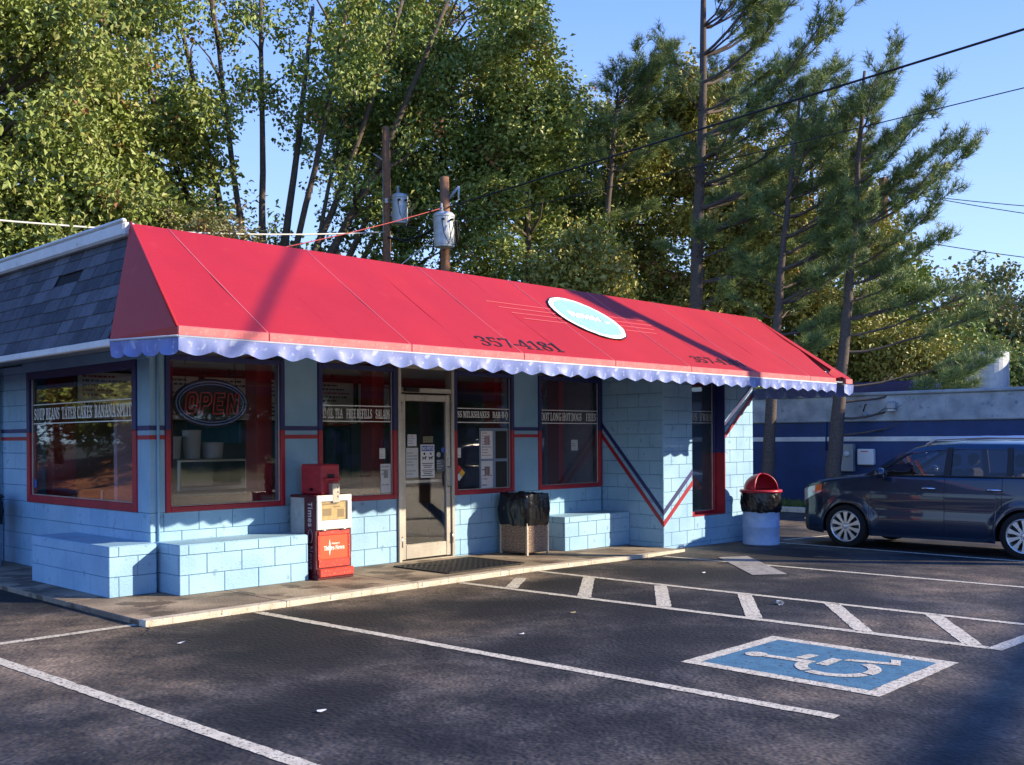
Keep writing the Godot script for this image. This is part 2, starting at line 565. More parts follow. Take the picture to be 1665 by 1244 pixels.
func asphalt_texture() -> ImageTexture:
	var n := 2048
	var k1 := noise_bytes(101, 0.010, 512, 5)
	var k2 := noise_bytes(102, 0.022, 512, 5)
	var k3 := noise_bytes(103, 0.09, 512, 3)
	var k4 := noise_bytes(105, 0.075, 512, 5)
	# oil and tyre stains where the stalls are: x, z, radius x, radius z, darkness (the sheet spans x -8..20, z -8..20)
	var spots := [[1.9, 3.0, 0.28, 0.16, 0.55], [0.2, 2.6, 1.3, 0.5, 0.35], [1.5, 3.3, 1.2, 0.55, 0.28], [-0.6, 3.5, 0.9, 0.5, 0.34], [3.4, 2.6, 0.6, 0.5, 0.38], [5.2, 3.1, 0.8, 0.7, 0.3], [5.3, 4.8, 0.9, 0.5, 0.25], [0.9, 4.6, 0.5, 0.25, 0.25], [-1.2, 4.7, 0.5, 0.3, 0.22], [1.4, 5.4, 0.7, 0.3, 0.2], [8.1, 3.0, 1.2, 0.6, 0.3], [12.0, 4.0, 2.0, 1.0, 0.2]]
	var dark := Image.create(512, 512, false, Image.FORMAT_RF)
	for y in 512:
		for x in 512:
			var wx := -8.0 + x * 28.0 / 512.0
			var wz := -8.0 + y * 28.0 / 512.0
			var d := 0.0
			if wx < 15.0 and wz > 0.0 and wz < 8.0 and wx > -4.0:
				for s in spots:
					var e := Vector2((wx - s[0]) / s[2], (wz - s[1]) / s[3]).length() + (k2[y * 512 + x] / 255.0 - 0.5) * 1.4
					d = max(d, s[4] * clamp(1.5 - e, 0.0, 1.0))
			dark.set_pixel(x, y, Color(d, 0, 0))
	var df := dark.get_data().to_float32_array()
	var r := RandomNumberGenerator.new()
	r.seed = 77
	var out := PackedByteArray()
	out.resize(n * n * 3)
	for y in n:
		var y4 := (y >> 2) * 512
		var yb := (y & 511) * 512
		for x in n:
			var i4 := y4 + (x >> 2)
			var a := k1[i4] / 255.0
			var b := k2[i4] / 255.0
			var g := k3[yb + (x & 511)] / 255.0
			var v := 0.192 + (a - 0.5) * 0.30 + (b - 0.5) * 0.26 + (k4[i4] / 255.0 - 0.5) * 0.26 + (g - 0.5) * 0.12 + (r.randf() - 0.5) * 0.11
			v *= 1.0 - min(0.72, df[i4] * 2.1)
			var br: float = clamp((b + a - 0.92) * 2.2, 0.0, 0.9)
			var o := (y * n + x) * 3
			if r.randf() < 0.004:
				v += 0.16
			out[o] = int(clamp(v * (1.04 + 0.13 * br), 0.03, 1.0) * 255.0)
			out[o + 1] = int(clamp(v * (0.985 + 0.03 * br), 0.03, 1.0) * 255.0)
			out[o + 2] = int(clamp(v * (0.95 - 0.12 * br), 0.03, 1.0) * 255.0)
	return ImageTexture.create_from_image(Image.create_from_data(n, n, false, Image.FORMAT_RGB8, out))

func build_ground():
	# the land all round, to the horizon
	var cs := []
	var v := -620.0
	while v <= 620.0:
		cs.append(v)
		var a: float = abs(v)
		v += 2.5 if a < 60.0 else (10.0 if a < 160.0 else 60.0)
	var st := begin(true)
	for i in cs.size() - 1:
		for j in cs.size() - 1:
			var p := []
			for k in [[0, 0], [1, 0], [1, 1], [0, 1]]:
				var x: float = cs[i + k[0]]
				var z: float = cs[j + k[1]]
				p.append(Vector3(x, terrain_y(x, z), z))
			quad(st, p[0], p[1], p[2], p[3], Vector3.UP)
	structure("ground", done(st), M.forest_floor)
	# the lot
	var am := StandardMaterial3D.new()
	am.albedo_texture = asphalt_texture()
	am.roughness = 0.72
	am.normal_enabled = true
	am.normal_texture = bumps(104, 0.35, 2.2, 2048)
	am.normal_scale = 0.4
	am.uv1_scale = Vector3.ONE
	var na := 56
	st = SurfaceTool.new()
	st.begin(Mesh.PRIMITIVE_TRIANGLES)
	st.set_smooth_group(0)
	for i in na:
		for j in na:
			var ps := []
			for k in [[0, 0], [1, 0], [1, 1], [0, 1]]:
				var x: float = -8.0 + 28.0 * (i + k[0]) / na
				var z: float = -8.0 + 28.0 * (j + k[1]) / na
				ps.append(Vector3(x, lot_y(x), z))
			for k in [0, 1, 2, 0, 2, 3]:
				var q: Vector3 = ps[k]
				st.set_uv(Vector2((q.x + 8.0) / 28.0, (q.z + 8.0) / 28.0))
				st.add_vertex(q)
	var lot := structure("parking_lot", done(st), am)
	# a second normal map tile rides on the first through the far material outside this sheet
	st = begin()
	quad(st, Vector3(-45, -0.051, -8), Vector3(-8, -0.051, -8), Vector3(-8, -0.051, 20), Vector3(-45, -0.051, 20), Vector3.UP)
	structure("side_lot", done(st), M.asphalt_far)
	st = begin()
	for i in 24:
		var xa := -140.0 + i * 12.0
		quad(st, Vector3(xa, lot_y(xa) - 0.03, 20), Vector3(xa + 12, lot_y(xa + 12) - 0.03, 20), Vector3(xa + 12, lot_y(xa + 12) - 0.03, 30), Vector3(xa, lot_y(xa) - 0.03, 30), Vector3.UP)
	structure("road", done(st), M.asphalt_far)
	st = begin()
	quad(st, Vector3(20, -0.2675, -8), Vector3(60, -0.27, -8), Vector3(60, -0.27, 20), Vector3(20, -0.2675, 20), Vector3.UP)
	structure("far_lot", done(st), M.asphalt_far)
	# concrete walk along the front and the left side, laid in slabs, with a pale kerb strip along its edge
	var walk := Node3D.new()
	walk.name = "walkway"
	add_child(walk)
	walk.set_meta("kind", "structure")
	var xs := [-0.86, 0.55, 2.2, 3.6, 5.1, 6.3, 7.35]
	for i in xs.size() - 1:
		slab(walk, "concrete_slab", [Vector2(xs[i] + (0.006 if i > 0 else 0.0), 0.0), Vector2(xs[i + 1], 0.0), Vector2(xs[i + 1], 1.5), Vector2(xs[i] + (0.006 if i > 0 else 0.0), 1.5)], M.concrete)
		var z1 := 1.63 if i < 5 else 1.52
		slab(walk, "kerb_stone", [Vector2(xs[i] + (0.008 if i > 0 else 0.0), 1.506), Vector2(xs[i + 1], 1.506), Vector2(xs[i + 1], z1), Vector2(xs[i] + (0.008 if i > 0 else 0.0), 1.63)], M.curb, 0.006)
	var zs := [-0.006, -1.7, -3.4, -5.2, -7.0]
	for i in zs.size() - 1:
		slab(walk, "concrete_slab", [Vector2(-0.86, zs[i + 1] + 0.006), Vector2(0.0, zs[i + 1] + 0.006), Vector2(0.0, zs[i]), Vector2(-0.86, zs[i])], M.concrete)
	# ground crack running out of the corner of the walk
	st = begin()
	var cp := Vector2(-0.86, 1.64)
	var rr := RandomNumberGenerator.new()
	rr.seed = 9
	for k in 9:
		var np := cp + Vector2(rr.randf_range(-0.09, 0.0), rr.randf_range(0.03, 0.08))
		var wv := 0.012 * (1.0 - k / 10.0)
		quad(st, Vector3(cp.x - wv, -0.046, cp.y), Vector3(cp.x + wv, -0.046, cp.y), Vector3(np.x + wv * 0.8, -0.046, np.y), Vector3(np.x - wv * 0.8, -0.046, np.y), Vector3.UP)
		cp = np
	part("crack", done(st), M.felt, lot)
	# grass strip with kerb before the blue building
	st = begin()
	for i in 40:
		var za := -12.0 + i * 0.6
		quad(st, Vector3(17.15, -0.14, za), Vector3(18.37, -0.12, za), Vector3(18.37, -0.12, za + 0.6), Vector3(17.15, -0.14, za + 0.6), Vector3.UP)
	structure("grass_strip", done(st), M.grass_ground)
	structure("kerb", span(Vector3(17.0, -0.3, -12.0), Vector3(17.15, -0.12, 12.0), 0.02), M.curb)
	grass_tufts()

func slab(walk: Node3D, called: String, poly: Array, m: Material, lift := 0.0):
	var st := begin()
	var tp := []
	for p in poly:
		tp.append(Vector3(p.x, walk_y(p.x) + lift, p.y))
	var dn := Vector3(0, -0.35, 0)
	var ctr: Vector3 = (tp[0] + tp[2]) * 0.5
	var b := 0.008
	var ins := []
	for p in tp:
		ins.append(p + (ctr - p).normalized() * b)
	quad(st, ins[0], ins[1], ins[2], ins[3], Vector3.UP)
	for i in 4:
		var j := (i + 1) % 4
		var o: Vector3 = (tp[i] + tp[j]) * 0.5 - ctr
		var lo := Vector3(0, -b, 0)
		quad(st, ins[i], ins[j], tp[j] + lo, tp[i] + lo, o + Vector3.UP * o.length())
		quad(st, tp[i] + lo, tp[j] + lo, tp[j] + dn, tp[i] + dn, o)
	part(called, done(st), m, walk)

func grass_tufts():
	var st := begin()
	var r := RandomNumberGenerator.new()
	r.seed = 5
	for k in 7:
		var a := r.randf() * TAU
		var b := Vector3(cos(a), 0, sin(a))
		var s := Vector3(-b.z, 0, b.x) * 0.008
		var base := b * r.randf() * 0.04
		tri(st, base - s, base + s, base + b * 0.05 + Vector3.UP * r.randf_range(0.08, 0.16), Vector3(b.x, 0.2, b.z))
	var mm := MultiMesh.new()
	mm.transform_format = MultiMesh.TRANSFORM_3D
	mm.use_colors = true
	mm.mesh = done(st)
	mm.instance_count = 5000
	for i in 5000:
		var x := r.randf_range(17.17, 18.33)
		var z := r.randf_range(-9.0, 8.0)
		mm.set_instance_transform(i, Transform3D(Basis(Vector3.UP, r.randf() * TAU).scaled(Vector3.ONE * r.randf_range(0.5, 1.2)), Vector3(x, -0.135, z)))
		mm.set_instance_color(i, Color(0.07, 0.13, 0.03).lerp(Color(0.16, 0.2, 0.05), r.randf()))
	var o := MultiMeshInstance3D.new()
	o.name = "grass"
	o.multimesh = mm
	o.material_override = M.leaf
	add_child(o)
	o.set_meta("kind", "stuff")
	tag(o, "short grass in the strip beside the blue building", "grass")

# a painted strip on the asphalt with worn edges
func paint_strip(parent: Node, a: Vector2, b: Vector2, w: float, called := "painted_line", m: Material = null):
	var st := begin()
	var d := (b - a).normalized()
	var s := Vector2(-d.y, d.x)
	var n := int(max(2.0, (b - a).length() / 0.06))
	var e0 := []
	var e1 := []
	for i in n + 1:
		var p := a.lerp(b, float(i) / n)
		var j0 := w * 0.5 + rng.randf_range(-0.006, 0.004)
		var j1 := w * 0.5 + rng.randf_range(-0.006, 0.004)
		var q0 := p + s * j0
		var q1 := p - s * j1
		e0.append(Vector3(q0.x, lot_y(q0.x) + 0.004, q0.y))
		e1.append(Vector3(q1.x, lot_y(q1.x) + 0.004, q1.y))
	for i in n:
		quad(st, e0[i], e0[i + 1], e1[i + 1], e1[i], Vector3.UP)
	part(called, done(st), m if m else M.line_paint, parent)

func paint_poly(parent: Node, called: String, poly: PackedVector2Array, lift: float, m: Material):
	var st := begin()
	var idx := Geometry2D.triangulate_polygon(poly)
	for i in range(0, idx.size(), 3):
		var p := []
		for k in 3:
			var q := poly[idx[i + k]]
			p.append(Vector3(q.x, lot_y(q.x) + lift, q.y))
		tri(st, p[0], p[1], p[2], Vector3.UP)
	part(called, done(st), m, parent)

func build_lot_markings():
	var lot := get_node("parking_lot")
	paint_strip(lot, Vector2(-2.24, 1.55), Vector2(-2.02, 7.4), 0.1)
	paint_strip(lot, Vector2(-7.5, 1.46), Vector2(-0.83, 1.45), 0.1)
	paint_strip(lot, Vector2(0.2, 1.68), Vector2(0.48, 7.26), 0.1)
	paint_strip(lot, Vector2(2.78, 1.68), Vector2(3.03, 7.2), 0.1)
	paint_strip(lot, Vector2(4.08, 1.68), Vector2(4.26, 7.9), 0.1)
	for l in [[2.86, 2.38, 3.5, 1.92], [2.9, 3.36, 4.06, 2.46], [2.95, 4.3, 4.06, 3.46], [2.99, 5.24, 4.14, 4.44], [3.02, 6.24, 4.18, 5.36], [3.07, 7.08, 4.2, 6.32]]:
		paint_strip(lot, Vector2(l[0], l[1]), Vector2(l[2], l[3]), 0.14, "hatch_line")
	paint_strip(lot, Vector2(2.99, 7.26), Vector2(4.2, 7.3), 0.11, "hatch_line")
	paint_strip(lot, Vector2(6.58, 1.7), Vector2(6.8, 7.6), 0.1)
	paint_strip(lot, Vector2(9.62, 1.6), Vector2(9.4, 7.6), 0.1)
	paint_strip(lot, Vector2(10.1, 1.55), Vector2(13.5, 1.9), 0.09)
	paint_poly(lot, "worn_paint_patch", PackedVector2Array([Vector2(7.0, 2.3), Vector2(7.42, 2.5), Vector2(5.95, 3.92), Vector2(5.6, 3.66)]), 0.006, surfaced(mottled(c8(160, 156, 148), c8(134, 130, 124), c8(92, 88, 84), 110, 256, 0.02, 0.06, 0.3, 0.12), 1.3, 0.8))
	# accessible-stall sign
	var x0 := 1.08
	var x1 := 2.36
	var z0 := 5.78
	var z1 := 7.24
	var b := 0.11
	paint_poly(lot, "sign_field", PackedVector2Array([Vector2(x0 + b, z0 + b), Vector2(x1 - b, z0 + b), Vector2(x1 - b, z1 - b), Vector2(x0 + b, z1 - b)]), 0.004, M.sign_blue)
	for e in [[x0, z0 + b / 2, x1, z0 + b / 2], [x0, z1 - b / 2, x1, z1 - b / 2], [x0 + b / 2, z0 + b, x0 + b / 2, z1 - b], [x1 - b / 2, z0 + b, x1 - b / 2, z1 - b]]:
		paint_strip(lot, Vector2(e[0], e[1]), Vector2(e[2], e[3]), b, "sign_border")
	# the wheelchair figure, stencilled: u to the right (+x), v up (-z), in the unit square
	var put := func(ps: Array) -> PackedVector2Array:
		var o := PackedVector2Array()
		for p in ps:
			o.append(Vector2(lerp(x0 + 0.16, x1 - 0.16, p[0]), lerp(z1 - 0.2, z0 + 0.16, p[1])))
		return o
	var head := []
	for k in 14:
		var t := TAU * k / 14
		head.append([0.43 + 0.085 * cos(t), 0.9 + 0.075 * sin(t)])
	paint_poly(lot, "sign_figure", put.call(head), 0.008, M.line_paint)
	paint_poly(lot, "sign_figure", put.call([[0.39, 0.83], [0.47, 0.83], [0.5, 0.5], [0.41, 0.5]]), 0.008, M.line_paint)
	paint_poly(lot, "sign_figure", put.call([[0.52, 0.66], [0.7, 0.64], [0.7, 0.57], [0.52, 0.58]]), 0.008, M.line_paint)
	paint_poly(lot, "sign_figure", put.call([[0.42, 0.47], [0.68, 0.47], [0.68, 0.40], [0.42, 0.39]]), 0.008, M.line_paint)
	paint_poly(lot, "sign_figure", put.call([[0.66, 0.38], [0.73, 0.38], [0.82, 0.13], [0.92, 0.17], [0.94, 0.11], [0.77, 0.05]]), 0.008, M.line_paint)
	for seg in [[1.65, 2.6], [2.75, 4.4], [4.5, 5.85]]:
		var arc := []
		for k in 9:
			var t: float = lerp(seg[0], seg[1], k / 8.0)
			arc.append([0.42 + 0.30 * cos(t), 0.32 + 0.26 * sin(t)])
		for k in 9:
			var t: float = lerp(seg[1], seg[0], k / 8.0)
			arc.append([0.42 + 0.21 * cos(t), 0.32 + 0.18 * sin(t)])
		paint_poly(lot, "sign_figure", put.call(arc), 0.008, M.line_paint)

# ---------------------------------------------------------------- diner
# face of a painted block wall: blocks as single pieces before a recessed mortar bed
func block_face(parent: Node, origin: Vector3, xd: Vector3, n: Vector3, length: float, y0: float, y1: float, holes: Array, shift := 0.0):
	var yd := Vector3.UP
	var bs := Basis(xd, yd, n)
	var row := 0
	var y := y0
	while y < y1 - 0.02:
		var yt: float = min(y + 0.2, y1)
		var u := -0.4 + fmod(shift + (0.2 if row % 2 == 1 else 0.0), 0.4)
		while u < length:
			var cuts := [[max(u, 0.0), min(u + 0.4, length)]]
			for h in holes:
				if h[2] < yt - 0.01 and h[3] > y + 0.01:
					var nc := []
					for c in cuts:
						if h[1] <= c[0] or h[0] >= c[1]:
							nc.append(c)
							continue
						if h[0] > c[0]:
							nc.append([c[0], h[0]])
						if h[1] < c[1]:
							nc.append([h[1], c[1]])
					cuts = nc
			for c in cuts:
				var w: float = c[1] - c[0]
				if w < 0.03:
					continue
				var sz := Vector3(snapped(w - 0.005, 0.005), snapped(yt - y - 0.005, 0.005), 0.024)
				var off := rng.randf_range(-0.0012, 0.0012)
				part("block", box(sz, 0.004), M.block, parent, origin + xd * (c[0] + w / 2) + yd * ((y + yt) / 2) + n * (-0.012 + off), bs)
			u += 0.4
		y += 0.2
		row += 1

# a window: red frame below the stripe, navy above; local x along the wall, y up, z out
func window(parent: Node, origin: Vector3, xd: Vector3, w: float, y0: float, y1: float, split: float, depth := 0.0, fw := 0.07) -> MeshInstance3D:
	var n := xd.cross(Vector3.UP).normalized()
	var st := begin()
	var proud := 0.02
	var zc := proud - 0.045 - depth
	add_box(st, Vector3(fw / 2, (y0 + split) / 2, zc), Vector3(fw, split - y0, 0.09), 0.006)
	add_box(st, Vector3(w - fw / 2, (y0 + split) / 2, zc), Vector3(fw, split - y0, 0.09), 0.006)
	add_box(st, Vector3(w / 2, y0 + fw / 2, zc), Vector3(w - 2 * fw, fw, 0.086), 0.006)
	var win := part("window", done(st), M.red_paint, parent, origin, Basis(xd, Vector3.UP, n))
	st = begin()
	add_box(st, Vector3(fw / 2, (y1 + split) / 2, zc), Vector3(fw, y1 - split, 0.09), 0.006)
	add_box(st, Vector3(w - fw / 2, (y1 + split) / 2, zc), Vector3(fw, y1 - split, 0.09), 0.006)
	add_box(st, Vector3(w / 2, y1 - fw / 2, zc), Vector3(w - 2 * fw, fw, 0.086), 0.006)
	part("upper_frame", done(st), M.navy, win)
	part("pane", span(Vector3(fw - 0.01, y0 + fw - 0.01, -0.034 - depth), Vector3(w - fw + 0.01, y1 - fw + 0.01, -0.028 - depth), 0.0), M.glass, win)
	# glazing bead
	st = begin()
	for e in [[fw + 0.006, y0 + fw, fw + 0.006, y1 - fw], [w - fw - 0.006, y0 + fw, w - fw - 0.006, y1 - fw]]:
		add_box(st, Vector3(e[0], (e[1] + e[3]) / 2, -0.02 - depth), Vector3(0.012, e[3] - e[1] - 0.002, 0.016), 0.002)
	add_box(st, Vector3(w / 2, y0 + fw + 0.006, -0.02 - depth), Vector3(w - 2 * fw - 0.03, 0.012, 0.016), 0.002)
	part("glazing_bead", done(st), M.aluminium, win)
	return win

func window_words(win: Node, txt: String, x0: float, x1: float, yc: float, h: float, depth := 0.0, m: Material = null):
	var mm: Material = m if m else M.letter_white
	lettering(win, "lettering", txt, "Droid Serif", x1 - x0, h, mm, Vector3((x0 + x1) / 2, yc, -0.026 - depth), Vector3.RIGHT, Vector3.UP, true)
	var st := begin()
	add_box(st, Vector3((x0 + x1) / 2, yc + h * 0.82, -0.0265 - depth), Vector3(x1 - x0 + 0.04, 0.012, 0.002))
	add_box(st, Vector3((x0 + x1) / 2, yc - h * 0.82, -0.0265 - depth), Vector3(x1 - x0 + 0.04, 0.012, 0.002))
	part("lettering_rule", done(st), mm, win)

func build_diner():
	var d := thing("diner", "pale blue painted block diner with red framed windows under a red awning", "diner")
	var top := 2.5
	# --- front wall below the sills and the solid backing
	var st := begin()
	add_box(st, Vector3(1.646, 0.325, -0.112), Vector3(3.268, 0.95, 0.2))
	add_box(st, Vector3(5.785, 0.325, -0.112), Vector3(3.13, 0.95, 0.2))
	var fw := part("front_wall", done(st), M.mortar, d)
	block_face(fw, Vector3(0, 0, 0), Vector3.RIGHT, Vector3.BACK, 7.33, -0.2, 0.8, [[3.27, 4.23, -1.0, 3.0]], 0.15)
	# --- smooth pillars between the windows
	for p in [[0.0, 0.17], [1.62, 2.08], [5.39, 5.9]]:
		part("pillar", span(Vector3(p[0] + (0.0 if p[0] > 0.0 else 0.0), 0.802, -0.2), Vector3(p[1], top, 0.0), 0.006), M.stucco, d)
	part("pillar", span(Vector3(0.0, 0.802, -0.27), Vector3(0.16, top, -0.202), 0.004), M.stucco, d)
	# a conduit up the corner pillar
	part("conduit", tube([Vector3(0.085, 0.0, 0.016), Vector3(0.085, 2.48, 0.016)], 0.014, 8), M.stucco, d)
	# --- left wall
	st = begin()
	add_box(st, Vector3(0.112, 0.325, -4.0), Vector3(0.2, 0.95, 7.58))
	add_box(st, Vector3(0.112, 1.65, -5.6), Vector3(0.2, 1.7, 4.8))
	var lw := part("left_wall", done(st), M.mortar, d)
	block_face(lw, Vector3(0, 0, -8.0), Vector3.BACK, Vector3.LEFT, 8.0, -0.2, top, [[4.82, 8.1, 0.8, 3.0]], 0.2)
	part("lintel", span(Vector3(-0.025, 2.4, -3.3), Vector3(0.2, 2.52, -0.002), 0.008), M.stucco, d)
	# --- the end bay that stands forward of the front wall
	st = begin()
	add_box(st, Vector3(7.462, 1.15, 0.52), Vector3(0.2, 2.7, 1.24))
	var sw := part("side_wall", done(st), M.mortar, d)
	block_face(sw, Vector3(7.35, 0, 0), Vector3.BACK, Vector3.LEFT, 1.15, -0.2, top, [], 0.1)
	st = begin()
	add_box(st, Vector3(7.85, 1.15, 1.038), Vector3(0.5, 2.7, 0.2))
	add_box(st, Vector3(9.43, 1.15, 1.038), Vector3(0.84, 2.7, 0.2))
	add_box(st, Vector3(8.555, 0.07, 1.037), Vector3(0.9, 0.54, 0.198))
	var bw := part("bay_wall", done(st), M.mortar, d)
	block_face(bw, Vector3(7.35, 0, 1.15), Vector3.RIGHT, Vector3.BACK, 2.5, -0.26, top, [[0.75, 1.66, 0.34, 3.0]], 0.0)
	st = begin()
	add_box(st, Vector3(9.738, 1.15, -3.47), Vector3(0.2, 2.7, 8.8))
	var rw := part("right_wall", done(st), M.stucco, d)
	part("back_wall", span(Vector3(0.22, -0.2, -8.0), Vector3(9.62, top, -7.8)), M.stucco, d)
	# --- stripes: a navy one and a red one
	for p in [[0.0, 0.17, 0.0], [1.62, 2.08, 0.0], [5.39, 5.9, 0.0]]:
		part("stripe", span(Vector3(p[0], 1.655, 0.001), Vector3(p[1], 1.705, 0.004), 0.0), M.navy, d)
		part("stripe", span(Vector3(p[0], 1.56, 0.001), Vector3(p[1], 1.605, 0.004), 0.0), M.red_paint, d)
	for z in [[-0.27, 0.0], [-8.0, -3.19]]:
		part("stripe", span(Vector3(-0.004, 1.655, z[0]), Vector3(-0.0012 if z[1] == 0.0 else 0.003, 1.705, z[1]), 0.0), M.navy, d)
		part("stripe", span(Vector3(-0.004, 1.56, z[0]), Vector3(-0.0012 if z[1] == 0.0 else 0.003, 1.605, z[1]), 0.0), M.red_paint, d)
	# slanting stripes that meet at the outer corner of the end bay
	for s in [[1.70, 0.41, M.navy], [1.54, 0.24, M.red_paint]]:
		part("slanting_stripe", prism(PackedVector2Array([Vector2(0.005, s[0]), Vector2(1.15, s[1] - 0.01), Vector2(1.15, s[1] + 0.075), Vector2(0.005, s[0] + 0.085)]), Vector3(7.349, 0, 0), Vector3.BACK, Vector3.UP, Vector3.LEFT, 0.004), s[2], d)
		var k := 0.78
		for seg in [[7.35, 8.1], [9.01, 9.845]]:
			var ya: float = s[1] - 0.01 + (seg[0] - 7.35) * k
			var yb: float = min(s[1] - 0.01 + (seg[1] - 7.35) * k, 2.4)
			part("slanting_stripe", prism(PackedVector2Array([Vector2(seg[0], ya), Vector2(seg[1], yb), Vector2(seg[1], yb + 0.085), Vector2(seg[0], ya + 0.085)]), Vector3(0, 0, 1.151), Vector3.RIGHT, Vector3.UP, Vector3.BACK, 0.003), s[2], d)
	# --- windows
	var w0 := window(d, Vector3(0, 0, -3.19), Vector3.BACK, 2.92, 0.8, 2.4, 1.66, 0.0, 0.09)
	window_words(w0, "SOUP BEANS  TATER CAKES  BANANA SPLITS", 0.14, 2.8, 1.88, 0.14)
	var w1 := window(d, Vector3(0.17, 0, 0), Vector3.RIGHT, 1.45, 0.8, 2.45, 1.66, 0.0, 0.055)
	var w2 := window(d, Vector3(2.08, 0, 0), Vector3.RIGHT, 1.19, 0.8, 2.45, 1.66, 0.0, 0.06)
	window_words(w2, "32 OZ. TEA    FREE REFILLS    SALADS", 0.08, 1.1, 1.86, 0.115)
	var w3 := window(d, Vector3(4.24, 0, 0), Vector3.RIGHT, 1.15, 0.8, 2.45, 1.66, 0.0, 0.06)
	window_words(w3, "SS MILKSHAKES   BAR-B-Q", 0.1, 1.06, 1.86, 0.115)
	var w4 := window(d, Vector3(5.9, 0, 0), Vector3.RIGHT, 1.43, 0.8, 2.45, 1.66, 0.0, 0.06)
	window_words(w4, "FOOT LONG HOT DOGS     FRIES", 0.04, 1.34, 1.86, 0.115)
	var w5 := window(d, Vector3(8.105, 0, 0.97), Vector3.RIGHT, 0.9, 0.34, 2.45, 1.3, 0.0, 0.05)
	window_words(w5, "BEANS   FRIES", 0.06, 0.84, 1.86, 0.11, 0.0, M.soffit)
	# reveals of the end bay window
	part("reveal", span(Vector3(8.995, 0.34, 0.98), Vector3(9.012, 1.3, 1.152), 0.003), M.red_paint, w5.get_parent())
	part("reveal", span(Vector3(8.995, 1.302, 0.98), Vector3(9.012, 2.5, 1.152), 0.003), M.navy, d)
	part("reveal", span(Vector3(8.1, 0.338, 0.98), Vector3(8.99, 0.352, 1.158), 0.003), M.red_paint, d)
	# things stuck to the panes
	card(w2, "notice", 0.16, 0.36, printed(201, 64, 128, c8(206, 208, 206), [c8(110, 114, 116)], 7, 0.6, true), Vector3(1.03, 1.06, -0.0275), Vector3.RIGHT, Vector3.UP)
	card(w2, "notice", 0.09, 0.13, printed(202, 48, 64, c8(214, 214, 210), [c8(130, 130, 130)], 5), Vector3(0.98, 1.37, -0.0275), Vector3.RIGHT, Vector3.UP)
	var frame_m := plain(c8(120, 138, 160), 0.4, 0.3)
	card(w3, "poster_frame", 0.56, 0.86, frame_m, Vector3(0.78, 1.26, -0.027), Vector3.RIGHT, Vector3.UP)
	card(w3, "notice", 0.22, 0.38, printed(203, 96, 160, c8(226, 224, 224), [c8(96, 90, 110), c8(180, 120, 120)], 9, 0.8, true), Vector3(0.64, 1.46, -0.0235), Vector3.RIGHT, Vector3.UP)
	card(w3, "notice", 0.22, 0.38, printed(204, 96, 160, c8(216, 214, 216), [c8(60, 60, 70), c8(150, 90, 80)], 8, 0.5, true), Vector3(0.64, 1.05, -0.0235), Vector3.RIGHT, Vector3.UP)
	card(w3, "notice", 0.22, 0.36, M.black, Vector3(0.92, 1.05, -0.0235), Vector3.RIGHT, Vector3.UP)
	card(w3, "notice", 0.22, 0.38, M.black, Vector3(0.92, 1.46, -0.0235), Vector3.RIGHT, Vector3.UP)
	card(w3, "notice", 0.09, 0.13, printed(205, 48, 64, c8(220, 222, 220), [c8(90, 120, 100)], 5), Vector3(0.11, 1.36, -0.0275), Vector3.RIGHT, Vector3.UP)
	# hazard diamond of four coloured squares
	var hz := 0.055
	var q := [[0, hz, M.sticker_red], [0, -hz, M.paper], [-hz, 0, M.sticker_blue], [hz, 0, M.sticker_yellow]]
	for e in q:
		var bz := Basis(Vector3.BACK, PI / 4)
		part("hazard_diamond", box(Vector3(hz * 1.36, hz * 1.36, 0.003), 0.0), e[2], w3, Vector3(0.12 + e[0], 1.09 + e[1], -0.0255), bz)
	card(w4, "notice", 0.15, 0.16, printed(206, 48, 48, c8(186, 190, 190), [c8(90, 90, 100)], 4), Vector3(0.83, 1.44, -0.0275), Vector3.RIGHT, Vector3.UP)
	card(w0, "round_sticker", 0.07, 0.1, M.sticker_blue, Vector3(0.16, 1.03, -0.0275), Vector3.RIGHT, Vector3.UP)
	build_door(d)
	# --- meter box and pipe at the far end of the left wall
	part("meter_box", span(Vector3(-0.14, 1.75, -4.75), Vector3(0.0, 2.15, -4.3), 0.01), M.white_paint, d)
	part("pipe", tube([Vector3(-0.05, -0.1, -4.05), Vector3(-0.05, 2.45, -4.05)], 0.035, 10), M.stucco, d)
	# --- soffit, roof and the shingled slope on the left
	part("soffit", span(Vector3(-1.09, 2.52, -8.2), Vector3(9.84, 2.54, 2.56), 0.0), M.soffit, d)
	part("ceiling", span(Vector3(0.2, 2.501, -7.8), Vector3(7.4, 2.518, -0.2), 0.0), M.soffit, d)
	part("roof", span(Vector3(-0.72, 3.36, -8.2), Vector3(9.86, 3.44, 1.19), 0.0), M.felt, d)
	st = begin()
	quad(st, Vector3(9.86, 2.4, -8.2), Vector3(9.86, 2.4, 1.2), Vector3(9.86, 3.44, 1.2), Vector3(9.86, 3.44, -8.2), Vector3.RIGHT)
	quad(st, Vector3(-1.17, 2.4, -8.2), Vector3(9.86, 2.4, -8.2), Vector3(9.86, 3.44, -8.2), Vector3(-0.72, 3.44, -8.2), Vector3.FORWARD)
	part("fascia", done(st), M.white_paint, d)
	var b0 := Vector3(-1.18, 2.39, 0)
	var t0 := Vector3(-0.745, 3.40, 0)
	var up := (t0 - b0).normalized()
	var out := Vector3.BACK.cross(up).normalized()
	if out.x > 0:
		out = -out
	st = begin()
	quad(st, b0 + Vector3(0, 0, 1.72), b0 + Vector3(0, 0, -8.2), t0 + Vector3(0, 0, -8.2), t0 + Vector3(0, 0, 1.21), out)
	var slope := part("shingle_slope", done(st), M.felt, d)
	var sl := (t0 - b0).length()
	var rows := 8
	var rh := sl / rows
	var rest := begin()
	var r := RandomNumberGenerator.new()
	r.seed = 14
